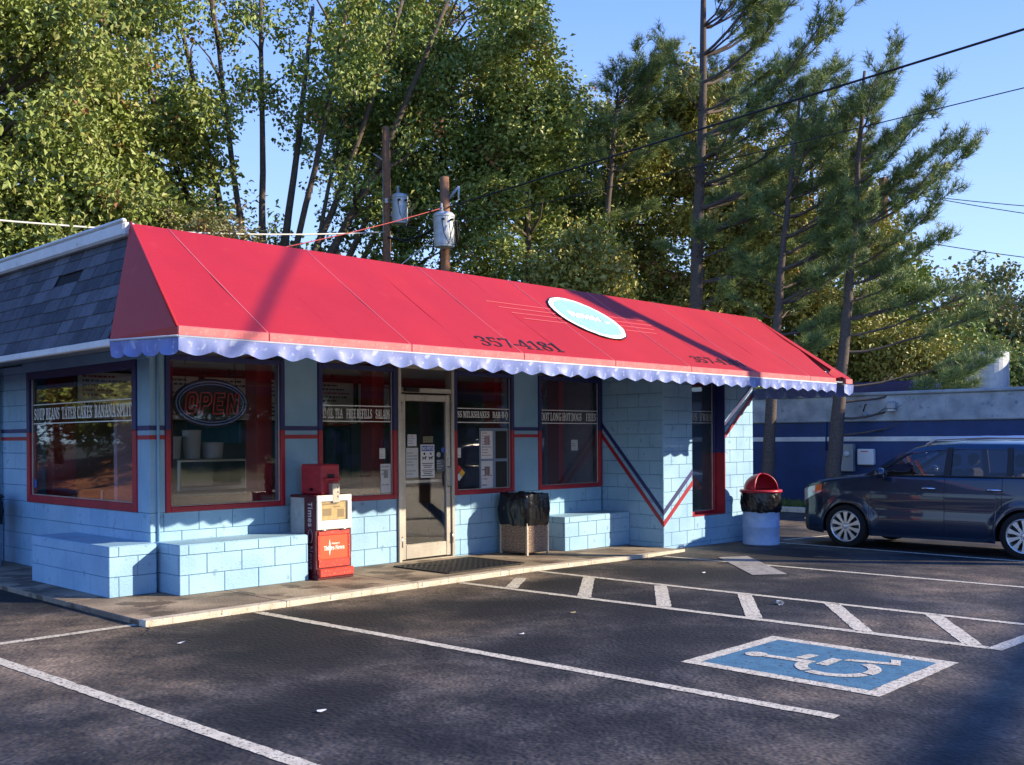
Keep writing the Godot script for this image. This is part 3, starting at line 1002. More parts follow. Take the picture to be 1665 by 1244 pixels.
	for row in rows:
		var v0 := row * rh
		var z: float = lerp(1.70, 1.22, (v0 + rh * 0.5) / sl)
		var first := true
		while z > -8.1:
			var w := 0.30 + r.randf_range(-0.04, 0.04)
			if first:
				w = 0.1 + 0.17 * (row % 2) + r.randf() * 0.08
				first = false
			var hole := row == 5 and z < 0.62 and z > 0.1
			var ht := rh + 0.02 + r.randf_range(-0.006, 0.006)
			var tilt := Basis(Vector3.BACK, 0.0)
			var bs := Basis(-Vector3.BACK, up, out) * Basis(Vector3.RIGHT, 0.055)
			if bs.determinant() < 0:
				bs = Basis(Vector3.BACK, up, out) * Basis(Vector3.RIGHT, -0.055)
			bs = bs * Basis(Vector3(0, 0, 1), r.randf_range(-0.012, 0.012))
			var ctr := b0 + up * (v0 + ht * 0.5 + r.randf_range(-0.004, 0.004)) + Vector3(0, 0, z - w / 2) + out * 0.011
			var sz := Vector3(snapped(w - 0.008, 0.02), snapped(ht, 0.004), 0.009)
			if hole:
				pass
			elif z > -2.2:
				part("shingle", box(sz, 0.002), M.shingle[r.randi() % 4], slope, ctr, bs)
			else:
				add_box(rest, ctr, sz, 0.0, bs)
			z -= w
	var rs := part("far_shingles", done(rest), M.shingle[1], slope)
	rs.set_meta("kind", "stuff")
	# white gutter along the top of the slope and drip edge along its foot
	st = begin()
	add_box(st, Vector3(-0.78, 3.43, -3.5), Vector3(0.13, 0.13, 9.44), 0.02)
	add_box(st, Vector3(-0.83, 3.505, -3.5), Vector3(0.05, 0.035, 9.44), 0.012)
	part("gutter", done(st), M.white_paint, d)
	part("drip_edge", span(Vector3(-1.2, 2.335, -8.2), Vector3(-1.15, 2.395, 1.70), 0.006), M.white_paint, d)

func build_door(d: Node):
	var st := begin()
	add_box(st, Vector3(3.3, 1.22, -0.03), Vector3(0.05, 2.5, 0.13), 0.005)
	add_box(st, Vector3(4.205, 1.22, -0.03), Vector3(0.05, 2.5, 0.13), 0.005)
	add_box(st, Vector3(3.7525, 2.17, -0.03), Vector3(0.853, 0.06, 0.125), 0.005)
	add_box(st, Vector3(3.7525, 2.47, -0.03), Vector3(0.853, 0.05, 0.125), 0.005)
	add_box(st, Vector3(3.7525, -0.01, -0.03), Vector3(0.853, 0.03, 0.14), 0.004)
	var door := part("door", done(st), M.aluminium, d)
	# leaf, hung a little proud in its frame
	st = begin()
	add_box(st, Vector3(3.37, 1.07, -0.012), Vector3(0.075, 2.1, 0.045), 0.006)
	add_box(st, Vector3(4.135, 1.07, -0.012), Vector3(0.075, 2.1, 0.045), 0.006)
	add_box(st, Vector3(3.7525, 2.075, -0.012), Vector3(0.688, 0.085, 0.044), 0.006)
	add_box(st, Vector3(3.7525, 0.115, -0.012), Vector3(0.688, 0.18, 0.044), 0.006)
	part("door_leaf", done(st), M.aluminium, door)
	part("pane", span(Vector3(3.405, 0.2, -0.018), Vector3(4.1, 2.035, -0.012), 0.0), M.glass, door)
	part("transom_pane", span(Vector3(3.325, 2.2, -0.03), Vector3(4.18, 2.445, -0.024), 0.0), M.glass, door)
	st = begin()
	add_box(st, Vector3(3.7525, 1.0, -0.075), Vector3(0.68, 0.05, 0.03), 0.008)
	part("push_bar", done(st), M.steel, door)
	st = begin()
	add_tube(st, [Vector3(4.13, 0.92, 0.012), Vector3(4.13, 0.93, 0.06), Vector3(4.13, 1.17, 0.06), Vector3(4.13, 1.18, 0.012)], [0.012, 0.012, 0.012, 0.012], 8)
	part("pull_handle", done(st), M.steel, door)
	part("lock", lathe([[0.0, 0.0], [0.02, 0.0], [0.02, 0.012], [0.0, 0.014]], 12), M.steel, door, Vector3(4.14, 1.28, 0.011), Basis(Vector3.RIGHT, PI / 2))
	for y in [1.95, 0.25]:
		part("hinge", tube([Vector3(3.325, y - 0.07, 0.03), Vector3(3.325, y + 0.07, 0.03)], 0.012, 8), M.steel, door)
		part("hinge", tube([Vector3(4.185, y - 0.07, 0.03), Vector3(4.185, y + 0.07, 0.03)], 0.012, 8), M.steel, door)
	part("closer", span(Vector3(3.36, 2.145, 0.03), Vector3(3.6, 2.195, 0.07), 0.006), M.black, door)
	var f := -0.0115
	var s := card(door, "pet_notice", 0.235, 0.43, M.paper, Vector3(3.79, 1.26, f), Vector3.RIGHT, Vector3.UP)
	part("notice_head", box(Vector3(0.2, 0.07, 0.002), 0.0), M.sticker_blue, s, Vector3(0, 0.165, 0.0045))
	lettering(s, "lettering", "NO PETS", "Droid Sans", 0.18, 0.045, M.paper, Vector3(0, 0.165, 0.006), Vector3.RIGHT, Vector3.UP, true)
	for k in [-1, 1]:
		# little animal figures and lines of print
		var dog := PackedVector2Array([Vector2(-0.03, 0.0), Vector2(-0.02, 0.0), Vector2(-0.018, 0.018), Vector2(0.012, 0.018), Vector2(0.014, 0.0), Vector2(0.024, 0.0), Vector2(0.024, 0.03), Vector2(0.038, 0.036), Vector2(0.036, 0.048), Vector2(0.02, 0.05), Vector2(0.012, 0.036), Vector2(-0.022, 0.036), Vector2(-0.034, 0.048), Vector2(-0.038, 0.044), Vector2(-0.03, 0.03)])
		part("print", prism(dog, Vector3(k * 0.055, 0.015, 0.0032), Vector3.RIGHT, Vector3.UP, Vector3.BACK, 0.001), M.ink, s)
		part("print", lathe([[0.0, 0.0], [0.016, 0.0], [0.016, 0.002], [0.0, 0.002]], 12), M.sticker_blue if k > 0 else M.ink, s, Vector3(k * 0.055, 0.095, 0.003), Basis(Vector3.RIGHT, PI / 2))
	for k in 7:
		part("print", box(Vector3(0.19 - 0.03 * (k % 3), 0.009, 0.001), 0.0), M.ink, s, Vector3(0, -0.03 - k * 0.024 - (0.012 if k > 2 else 0.0), 0.0036))
	card(door, "notice", 0.2, 0.38, printed(211, 96, 160, c8(202, 204, 202), [c8(120, 122, 124), c8(140, 140, 140)], 9, 0.8), Vector3(3.53, 1.245, f), Vector3.RIGHT, Vector3.UP)
	card(door, "notice", 0.15, 0.15, printed(212, 64, 64, c8(210, 212, 214), [c8(180, 90, 90), c8(90, 110, 170)], 4, 1.0), Vector3(3.53, 1.53, f), Vector3.RIGHT, Vector3.UP)
	card(door, "notice", 0.17, 0.08, printed(213, 64, 32, c8(120, 118, 92), [c8(70, 66, 50)], 2, 1.0), Vector3(3.8, 1.54, f), Vector3.RIGHT, Vector3.UP)
	card(door, "hours_sticker", 0.15, 0.16, printed(214, 64, 64, c8(92, 98, 108), [c8(200, 204, 208)], 4, 0.8), Vector3(4.02, 1.2, f), Vector3.RIGHT, Vector3.UP)
	part("round_sticker", lathe([[0.0, 0.0], [0.035, 0.0], [0.035, 0.002], [0.0, 0.002]], 16), M.grey_box, door, Vector3(3.98, 1.34, f + 0.002), Basis(Vector3.RIGHT, PI / 2))
	part("round_sticker", lathe([[0.0, 0.0], [0.035, 0.0], [0.035, 0.002], [0.0, 0.002]], 16), M.sticker_blue, door, Vector3(4.06, 1.4, f + 0.002), Basis(Vector3.RIGHT, PI / 2))

# ---------------------------------------------------------------- awning
const AW_R := Vector2(1.2, 3.49)     # ridge: z, y
const AW_B := Vector2(2.84, 2.41)    # lower edge: z, y

func aw_point(x: float, t: float, lift := 0.0) -> Vector3:
	var e := AW_R.lerp(AW_B, t)
	var d := (AW_B - AW_R).normalized()
	return Vector3(x, e.y + lift * d.x, e.x - lift * d.y)

func valance_strip(a: Vector3, b: Vector3, pitch: float, depth: float, scallop: float, seed_: int) -> ArrayMesh:
	var st := begin(true)
	var len_ := (b - a).length()
	var dirv := (b - a) / len_
	var side := dirv.cross(Vector3.UP).normalized()
	var n := int(len_ / 0.0204)
	var r := FastNoiseLite.new()
	r.seed = seed_
	r.frequency = 0.9
	var cols := []
	for i in n + 1:
		var u := len_ * i / n
		var fr := fmod(u, pitch) / pitch
		var dep := depth + scallop * sin(PI * fr) + 0.006 * r.get_noise_2d(u * 3.0, 9.0)
		var col := []
		for k in 6:
			var t := k / 5.0
			var wave := 0.016 * sin(TAU * (u / pitch) + 1.2 * r.get_noise_1d(u)) + 0.03 * r.get_noise_2d(u * 1.6, 3.0)
			col.append(a + dirv * u + Vector3.DOWN * dep * t + side * wave * t * t)
		cols.append(col)
	for i in n:
		for k in 5:
			quad(st, cols[i][k], cols[i + 1][k], cols[i + 1][k + 1], cols[i][k + 1], side)
	return done(st)

func build_awning():
	var a := thing("awning", "long red cloth awning with scalloped blue valance and round logo over the diner front", "awning")
	var fn := FastNoiseLite.new()
	fn.seed = 4
	fn.frequency = 0.55
	# cloth panels between the seams
	var xs := [-1.2, -0.41, 1.09, 2.58, 4.07, 5.56, 7.06, 8.56, 9.86]
	var nt := 14
	var nx := 12
	for i in xs.size() - 1:
		var st := begin(true)
		var g := []
		for k in nx + 1:
			var row := []
			for j in nt + 1:
				var t := float(j) / nt
				var x0: float = xs[i] if i > 0 else lerp(-0.765, -1.2, t)
				var x1: float = xs[i + 1]
				if i == xs.size() - 2:
					x1 = lerp(9.86, 9.34, smooth01((t - 0.25) / 0.75))
				var x: float = lerp(x0, x1, float(k) / nx)
				var sag := -0.012 * sin(PI * t) * (0.5 + 0.5 * sin(PI * k / nx)) + 0.010 * fn.get_noise_2d(x * 1.5, t * 3.0) * sin(PI * t)
				row.append(aw_point(x, t, sag))
			g.append(row)
		for k in nx:
			for j in nt:
				quad(st, g[k][j], g[k + 1][j], g[k + 1][j + 1], g[k][j + 1], Vector3(0, 1, 1))
		part("cloth_panel", done(st), M.awning, a)
	for i in range(1, xs.size() - 1):
		var pts := []
		for j in 9:
			pts.append(aw_point(xs[i], j / 8.0, -0.001 - 0.006 * sin(PI * j / 8.0)))
		part("seam", tube(pts, 0.007, 6), M.seam, a)
	for x in [0.34, 1.84, 3.3, 6.3, 7.8]:
		var pts := []
		for j in 9:
			pts.append(aw_point(x, j / 8.0, -0.003 - 0.013 * sin(PI * j / 8.0)))
		part("fine_seam", tube(pts, 0.005, 5), M.awning, a)
	# left end, leaning with the shingled slope beside it
	var st := begin()
	quad(st, Vector3(-0.765, 3.49, 1.2), Vector3(-1.2, 2.41, 2.84), Vector3(-1.2, 2.39, 1.72), Vector3(-0.768, 3.4, 1.21), Vector3.LEFT)
	quad(st, Vector3(-1.2, 2.41, 2.84), Vector3(-1.2, 2.335, 2.862), Vector3(-1.2, 2.375, 1.72), Vector3(-1.2, 2.39, 1.72), Vector3.LEFT)
	part("end_panel", done(st), M.awning, a)
	part("corner_piping", tube([aw_point(-0.765, 0.0, 0.004), aw_point(-1.2, 1.0, 0.004)], 0.012, 6), M.awning, a)
	# the loose strip at the torn right end
	st = begin()
	quad(st, aw_point(9.86, 0.0, 0.004), aw_point(9.72, 0.35, 0.004), aw_point(9.66, 1.0, 0.01), aw_point(9.88, 1.0, 0.01), Vector3(0, 1, 1))
	part("end_strip", done(st), M.awning, a)
	st = begin(true)
	quad(st, aw_point(9.36, 0.93, 0.01), aw_point(9.52, 0.9, 0.07), aw_point(9.6, 0.99, 0.03), aw_point(9.34, 1.0, 0.0), Vector3(0, 1, 1))
	part("torn_flap", done(st), M.awning, a)
	st = begin()
	quad(st, Vector3(9.87, 3.49, 1.2), Vector3(9.87, 2.4, 2.84), Vector3(9.87, 2.4, 1.2), Vector3(9.87, 2.9, 1.0), Vector3.RIGHT)
	part("end_panel", done(st), M.awning, a)
	# rigid band along the foot, white piping and the valance
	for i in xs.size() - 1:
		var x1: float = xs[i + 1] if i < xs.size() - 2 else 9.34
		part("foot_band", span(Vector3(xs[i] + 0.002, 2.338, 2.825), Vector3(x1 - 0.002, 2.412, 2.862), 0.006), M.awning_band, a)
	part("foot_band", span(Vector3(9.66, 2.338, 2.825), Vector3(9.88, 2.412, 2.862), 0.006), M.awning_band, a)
	part("piping", tube([Vector3(-1.2, 2.333, 2.866), Vector3(9.34, 2.333, 2.866)], 0.009, 6), M.white_paint, a)
	part("piping", tube([Vector3(-1.205, 2.333, 2.866), Vector3(-1.205, 2.378, 1.74)], 0.009, 6), M.white_paint, a)
	part("valance", valance_strip(Vector3(-1.2, 2.33, 2.87), Vector3(9.34, 2.33, 2.87), 0.288, 0.10, 0.038, 3), M.valance, a)
	part("valance", valance_strip(Vector3(9.6, 2.33, 2.862), Vector3(9.89, 2.33, 2.87), 0.288, 0.13, 0.04, 5), M.valance, a)
	part("valance", valance_strip(Vector3(-1.2, 2.375, 1.72), Vector3(-1.2, 2.33, 2.87), 0.288, 0.105, 0.038, 7), M.valance, a)
	part("valance", valance_strip(Vector3(9.88, 2.33, 2.86), Vector3(9.88, 2.33, 0.9), 0.288, 0.14, 0.04, 8), M.valance, a)
	# pipe frame inside
	st = begin()
	for x in [-0.7, 1.09, 2.58, 4.07, 5.56, 7.06, 8.56, 9.75]:
		add_tube(st, [aw_point(x, 0.02, -0.05), aw_point(x, 0.98, -0.05)], [0.014, 0.014], 6)
		add_tube(st, [aw_point(x, 0.5, -0.05), Vector3(x, 2.6, 1.3)], [0.012, 0.012], 6)
	add_tube(st, [Vector3(-1.17, 2.36, 2.81), Vector3(9.86, 2.36, 2.81)], [0.016, 0.016], 6)
	part("pipe_frame", done(st), M.steel, a)
	# lettering and logo on the cloth
	var yd := (aw_point(0, 0.0) - aw_point(0, 1.0)).normalized()
	lettering(a, "telephone_number", "357-4181", "Droid Serif", 1.22, 0.2, M.black, aw_point(2.73, 0.895, 0.003), Vector3.RIGHT, yd, false, true)
	lettering(a, "telephone_number", "357-4181", "Droid Serif", 1.18, 0.16, M.black, aw_point(6.49, 0.885, 0.003), Vector3.RIGHT, yd, false, true)
	logo(a, yd)

func logo(a: Node, yd: Vector3):
	var n := Vector3.RIGHT.cross(yd).normalized()
	var c := aw_point(4.69, 0.445, 0.004)
	var disc := func(r0: float, wob: float, s: int) -> PackedVector2Array:
		var rr := RandomNumberGenerator.new()
		rr.seed = s
		var p := PackedVector2Array()
		for k in 64:
			var t := TAU * k / 64
			var q := r0 + rr.randf_range(-wob, wob)
			p.append(Vector2(cos(t) * q, sin(t) * q))
		return p
	part("logo_edge", prism(disc.call(0.535, 0.010, 1), c, Vector3.RIGHT, yd, n, 0.006), M.black, a)
	part("logo_rim", prism(disc.call(0.52, 0.007, 2), c + n * 0.006, Vector3.RIGHT, yd, n, 0.004), M.letter_white, a)
	part("logo_disc", prism(disc.call(0.45, 0.016, 3), c + n * 0.010, Vector3.RIGHT, yd, n, 0.004), M.oval_blue, a)
	# peeling white script with dark edges across the disc: unreadable strokes
	var strokes := [[-0.27, 0.05, 0.05, 0.13], [-0.2, 0.03, 0.045, 0.15], [-0.13, 0.02, 0.05, 0.12], [-0.055, 0.02, 0.05, 0.13], [0.02, 0.0, 0.05, 0.12], [0.1, -0.01, 0.06, 0.12], [0.18, -0.03, 0.045, 0.1]]
	for s in strokes:
		var p := PackedVector2Array([Vector2(-s[2], -s[3] * 0.5), Vector2(s[2] * 0.3, -s[3] * 0.55), Vector2(s[2], s[3] * 0.45), Vector2(-s[2] * 0.2, s[3] * 0.5)])
		part("logo_script", prism(p, c + Vector3.RIGHT * s[0] + yd * s[1] + n * 0.014, Vector3.RIGHT, yd, n, 0.003), M.letter_white, a)
		var q := PackedVector2Array([Vector2(s[2] * 0.4, -s[3] * 0.6), Vector2(s[2] * 0.55, -s[3] * 0.6), Vector2(s[2] * 1.25, s[3] * 0.5), Vector2(s[2] * 1.05, s[3] * 0.5)])
		part("logo_script", prism(q, c + Vector3.RIGHT * s[0] + yd * s[1] + n * 0.0145, Vector3.RIGHT, yd, n, 0.003), M.black, a)
	part("logo_script", prism(PackedVector2Array([Vector2(0.25, -0.13), Vector2(0.34, -0.1), Vector2(0.33, -0.07), Vector2(0.24, -0.09)]), c + n * 0.014, Vector3.RIGHT, yd, n, 0.003), M.letter_white, a)
	# thin rules running out to both sides
	for k in 4:
		var off := 0.16 - k * 0.12
		for s in [-1.0, 1.0]:
			var ln := 1.1 - 0.12 * k if s < 0 else 0.95 - 0.1 * k
			var x0: float = s * (0.5 + 0.02 * k)
			part("logo_rule", span(Vector3(min(x0, x0 + s * ln), -0.004, 0), Vector3(max(x0, x0 + s * ln), 0.004, 0.003), 0.0), M.seam, a, aw_point(4.69, 0.445, -0.006) + yd * off, Basis(Vector3.RIGHT, yd, n))

# ---------------------------------------------------------------- inside the diner
func build_interior():
	var d := get_node("diner")
	part("floor", span(Vector3(0.2, -0.06, -7.8), Vector3(7.4, -0.02, -0.2), 0.0), M.floor_tile, d)
	part("floor", span(Vector3(7.402, -0.2, -7.8), Vector3(9.6, -0.1, 0.93), 0.0), M.floor_tile, d)
	part("inner_wall", span(Vector3(0.3, -0.02, -4.3), Vector3(7.3, 2.5, -4.2), 0.0), M.panel_wall, d)
	part("inner_wall", span(Vector3(7.3, -0.02, -7.7), Vector3(7.4, 2.5, -0.22), 0.0), M.lilac_wall, d)
	part("partition", span(Vector3(0.22, -0.02, -1.3), Vector3(0.52, 1.95, -1.22), 0.004), M.lilac_wall, d)
	part("trim_post", span(Vector3(0.53, -0.02, -1.3), Vector3(0.58, 2.45, -1.2), 0.004), M.cream, d)
	part("trim_post", span(Vector3(0.25, -0.02, -0.42), Vector3(0.31, 2.3, -0.36), 0.004), M.cream, d)
	for j in [[1.40, 1.60], [3.06, 3.25], [5.24, 5.38], [6.6, 6.72]]:
		part("inner_jamb", span(Vector3(j[0], -0.02, -0.46), Vector3(j[1], 2.5, -0.22), 0.004), M.inner_red, d)
	part("inner_jamb", span(Vector3(0.22, -0.02, -3.18), Vector3(0.5, 2.5, -2.98), 0.004), M.inner_red, d)
	part("inner_jamb", span(Vector3(0.9, -0.02, -1.62), Vector3(1.05, 2.5, -1.5), 0.004), M.inner_red, d)
	var rib := begin()
	add_box(rib, Vector3(0.86, 1.2, -1.9), Vector3(0.06, 2.5, 0.06), 0.01)
	part("ribbed_post", done(rib), M.inner_red, d)
	part("blue_boards", span(Vector3(1.9, 1.95, -4.19), Vector3(3.4, 2.5, -4.15), 0.0), M.board_blue, d)
	for k in 5:
		part("blue_boards", span(Vector3(2.6 + 0.02, 1.5, -4.1 + k * 0.3), Vector3(2.66, 2.49, -3.82 + k * 0.3), 0.006), M.board_blue, d)
	# menu boards over the counter
	var inks := [c8(40, 40, 44), c8(50, 46, 48), c8(150, 50, 50)]
	for k in 6:
		var mb := thing("menu_board", ["cream menu board with black print at the corner end of the row over the counter", "cream menu board beside the corner one over the counter", "cream menu board behind the open sign over the counter", "cream menu board behind the free refills window over the counter", "cream menu board behind the glass door over the counter", "cream menu board behind the milkshakes window over the counter"][k], "menu board", Vector3(0.62 + k * 0.84, 2.1, -2.32), 0.0, "menu boards over the counter")
		card(mb, "sheet", 0.74, 0.56, printed(300 + k, 160, 120, c8(206, 200, 188), inks, 9, 0.85), Vector3(0, 0, 0.012), Vector3.RIGHT, Vector3.UP)
		var st := begin()
		add_box(st, Vector3(0, 0.3, 0.0), Vector3(0.8, 0.03, 0.03), 0.004)
		add_box(st, Vector3(0, -0.3, 0.0), Vector3(0.8, 0.03, 0.03), 0.004)
		add_box(st, Vector3(-0.39, 0, 0.0), Vector3(0.025, 0.57, 0.03), 0.004)
		add_box(st, Vector3(0.39, 0, 0.0), Vector3(0.025, 0.57, 0.03), 0.004)
		add_box(st, Vector3(0, 0.37, -0.01), Vector3(0.02, 0.12, 0.02), 0.002)
		part("board_frame", done(st), M.black, mb)
	# counter and what stands on it
	var c := thing("service_counter", "long stainless service counter with wooden front inside the diner", "counter", Vector3(2.9, -0.02, -2.2))
	part("counter_front", span(Vector3(-2.0, 0, -0.3), Vector3(2.6, 0.86, 0.28), 0.01), M.wood, c)
	part("counter_top", span(Vector3(-2.05, 0.862, -0.36), Vector3(2.65, 0.91, 0.36), 0.01), M.steel, c)
	var warm := thing("warming_cabinet", "stainless warming cabinet with glass front on the service counter", "cabinet", Vector3(1.9, 0.892, -2.25))
	part("shell", span(Vector3(-0.5, 0, -0.22), Vector3(0.5, 0.42, 0.2), 0.015), M.steel, warm)
	part("glass_front", span(Vector3(-0.46, 0.06, 0.203), Vector3(0.46, 0.38, 0.212), 0.0), M.glass_dark, warm)
	for k in 5:
		var tub := single("food_tub", ["tall white tub at the trim post end of the counter row", "short white tub second in the counter row", "tall white tub in the middle of the counter row", "wide white tub fourth in the counter row", "short white tub last in the counter row by the door"][k], "tub", lathe([[0.0, 0.0], [0.1 + 0.02 * (k % 2), 0.0], [0.12 + 0.02 * (k % 2), 0.2 + 0.08 * (k % 3)], [0.13 + 0.02 * (k % 2), 0.21 + 0.08 * (k % 3)], [0.0, 0.215 + 0.08 * (k % 3)]], 20), M.white_plastic, Vector3(1.1 + k * 0.3, 0.892 if k == 0 or k == 4 else 1.312, -2.25), "white tubs on the counter")
		if k == 4:
			tub.position = Vector3(2.7, 0.892, -2.2)
	var fr := thing("drinks_fridge", "dark upright drinks fridge against the inner wall of the diner", "fridge", Vector3(4.7, -0.02, -3.7))
	part("cabinet", span(Vector3(-0.45, 0, -0.35), Vector3(0.45, 1.95, 0.3), 0.02), M.black, fr)
	part("glass_door", span(Vector3(-0.4, 0.2, 0.302), Vector3(0.4, 1.75, 0.32), 0.004), M.glass_dark, fr)
	part("sign_panel", span(Vector3(-0.42, 1.78, 0.302), Vector3(0.42, 1.93, 0.312), 0.004), M.sticker_red, fr)
	for k in 2:
		var ch := thing("dining_chair", ["white dining chair behind the left side window", "white dining chair nearer the corner behind the left side window"][k], "chair", Vector3(1.0 + 0.1 * k, -0.02, -2.7 + k * 0.75), 0.6 + k)
		part("seat", span(Vector3(-0.2, 0.42, -0.2), Vector3(0.2, 0.46, 0.2), 0.01), M.white_plastic, ch)
		part("backrest", span(Vector3(-0.2, 0.6, -0.21), Vector3(0.2, 0.95, -0.18), 0.01), M.white_plastic, ch)
		for s in [[-1, -1], [1, -1], [-1, 1], [1, 1]]:
			part("leg", tube([Vector3(0.18 * s[0], 0, 0.18 * s[1]), Vector3(0.18 * s[0], 0.42 if s[1] > 0 else 0.93, 0.18 * s[1])], 0.013, 6), M.steel, ch)
	var tb := thing("dining_table", "small dining table with pale top behind the left side window", "table", Vector3(1.35, -0.02, -2.3))
	part("table_top", span(Vector3(-0.35, 0.7, -0.35), Vector3(0.35, 0.74, 0.35), 0.01), M.white_plastic, tb)
	part("leg", tube([Vector3(0, 0, 0), Vector3(0, 0.7, 0)], 0.035, 10), M.black, tb)
	# lattice screen behind the last front window
	var la := thing("lattice_screen", "white diamond lattice screen hanging inside the hot dog window", "lattice", Vector3(6.3, 2.17, -0.6))
	for k in range(-6, 7):
		for s in [-1.0, 1.0]:
			part("slat", box(Vector3(0.022, 0.4, 0.006), 0.0), M.grey_box, la, Vector3(k * 0.1, 0, 0.004 * s), Basis(Vector3.BACK, s * PI / 4))
	part("frame", span(Vector3(-0.75, 0.15, -0.015), Vector3(0.75, 0.19, 0.015), 0.003), M.grey_box, la)
	part("frame", span(Vector3(-0.75, -0.19, -0.015), Vector3(0.75, -0.15, 0.015), 0.003), M.grey_box, la)
	open_sign()

func open_sign():
	var s := thing("open_sign", "oval neon sign reading OPEN hanging behind the corner front window", "sign", Vector3(0.76, 1.95, -0.085))
	var ov := func(a: float, b: float, z: float, n := 48) -> Array:
		var p := []
		for k in n + 1:
			var t := TAU * k / n
			p.append(Vector3(a * cos(t), b * sin(t), z))
		return p
	var pl := PackedVector2Array()
	for k in 48:
		pl.append(Vector2(0.45 * cos(TAU * k / 48), 0.265 * sin(TAU * k / 48)))
	part("backing", prism(pl, Vector3(0, 0, -0.03), Vector3.RIGHT, Vector3.UP, Vector3.BACK, 0.012), M.black, s)
	part("oval_tube", tube(ov.call(0.42, 0.235, 0.0), 0.008, 6), M.neon_blue, s)
	part("oval_tube", tube(ov.call(0.385, 0.205, 0.0), 0.006, 6), M.neon_blue, s)
	var shapes := {
		"O": [[[0.25, 0], [0.75, 0], [1, 0.25], [1, 1.25], [0.75, 1.5], [0.25, 1.5], [0, 1.25], [0, 0.25], [0.25, 0]], [[0.38, 0.3], [0.62, 0.3], [0.66, 0.4], [0.66, 1.1], [0.62, 1.2], [0.38, 1.2], [0.34, 1.1], [0.34, 0.4], [0.38, 0.3]]],
		"P": [[[0, 0], [0.34, 0], [0.34, 0.55], [0.75, 0.55], [1, 0.8], [1, 1.25], [0.75, 1.5], [0, 1.5], [0, 0]], [[0.34, 0.85], [0.62, 0.85], [0.66, 0.95], [0.66, 1.1], [0.62, 1.2], [0.34, 1.2], [0.34, 0.85]]],
		"E": [[[0, 0], [0.95, 0], [0.95, 0.3], [0.34, 0.3], [0.34, 0.6], [0.8, 0.6], [0.8, 0.9], [0.34, 0.9], [0.34, 1.2], [0.95, 1.2], [0.95, 1.5], [0, 1.5], [0, 0]]],
		"N": [[[0, 0], [0.3, 0], [0.3, 0.8], [0.7, 0], [1, 0], [1, 1.5], [0.7, 1.5], [0.7, 0.7], [0.3, 1.5], [0, 1.5], [0, 0]]],
	}
	var x := -0.31
	for ch in ["O", "P", "E", "N"]:
		for path in shapes[ch]:
			var p := []
			for q in path:
				var yy: float = (q[1] - 0.75) * 0.15
				p.append(Vector3(x + q[0] * 0.13 + yy * 0.12, yy, 0.005))
			part("letter_tube", tube(p, 0.0065, 6), M.neon_red, s)
		x += 0.165
	part("flex", tube([Vector3(-0.3, 0.18, -0.02), Vector3(-0.31, 0.5, -0.02)], 0.004, 5), M.black, s)
	part("flex", tube([Vector3(0.3, 0.18, -0.02), Vector3(0.29, 0.5, -0.02)], 0.004, 5), M.black, s)

# ---------------------------------------------------------------- benches
func bench(label: String, x0: float, x1: float, z0: float, z1: float, faces: String, h := 0.5):
	var b := thing("block_bench", label, "bench", Vector3(x0, walk_y((x0 + x1) / 2), z0))
	var w := x1 - x0
	var dp := z1 - z0
	part("core", span(Vector3(0.012, -0.1, 0.012), Vector3(w - 0.012, h - 0.004, dp - 0.012), 0.0), M.mortar, b)
	if "f" in faces:
		block_face(b, Vector3(0, 0, dp), Vector3.RIGHT, Vector3.BACK, w, 0.0, h, [], 0.1)
	if "l" in faces:
		block_face(b, Vector3(0, 0, 0), Vector3.BACK, Vector3.LEFT, dp, 0.0, h, [], 0.3)
	if "r" in faces:
		block_face(b, Vector3(w, 0, dp), Vector3.FORWARD, Vector3.RIGHT, dp, 0.0, h, [], 0.2)
	part("top", span(Vector3(0.003, h - 0.006, 0.003), Vector3(w - 0.003, h + 0.006, dp - 0.003), 0.006), M.block, b)

func build_benches():
	bench("pale blue block bench along the left side wall under the side window", -0.5, -0.002, -1.78, 0.14, "fl")
	bench("long pale blue block bench under the open sign beside the newspaper box", 0.04, 1.57, 0.002, 0.53, "flr")
	bench("pale blue block bench in the nook beside the black bagged litter bin", 5.86, 7.34, 0.002, 0.53, "fl", 0.48)

# ---------------------------------------------------------------- small things before the wall
func bag_skirt(r: Callable, y0: float, y1: float, seed_: int, n := 72, rows := 12, fold := 0.012) -> ArrayMesh:
	var st := begin(true)
	var f := FastNoiseLite.new()
	f.seed = seed_
	f.frequency = 1.0
	var g := []
	for k in n + 1:
		var t := TAU * (k % n) / n
		var col := []
		for j in rows + 1:
			var v := float(j) / rows
			var p: Vector2 = r.call(t, v)
			var o := p.normalized()
			var w := fold * (f.get_noise_2d(cos(t) * 6.0 + sin(t) * 3.0, v * 1.4 + sin(t) * 9.0) * 1.3 + 0.6 * f.get_noise_2d(cos(t) * 11.0 + v * 3.0, sin(t) * 11.0 - v * 2.0))
			var hem := 0.025 * f.get_noise_2d(cos(t) * 3.0, sin(t) * 3.0 + 7.0) * (1.0 - v)
			col.append(Vector3(p.x + o.x * w, lerp(y0, y1, v) + hem, p.y + o.y * w))
		g.append(col)
	for k in n:
		for j in rows:
			quad(st, g[k][j], g[k + 1][j], g[k + 1][j + 1], g[k][j + 1], Vector3(g[k][j].x, 0, g[k][j].z))
	return done(st)

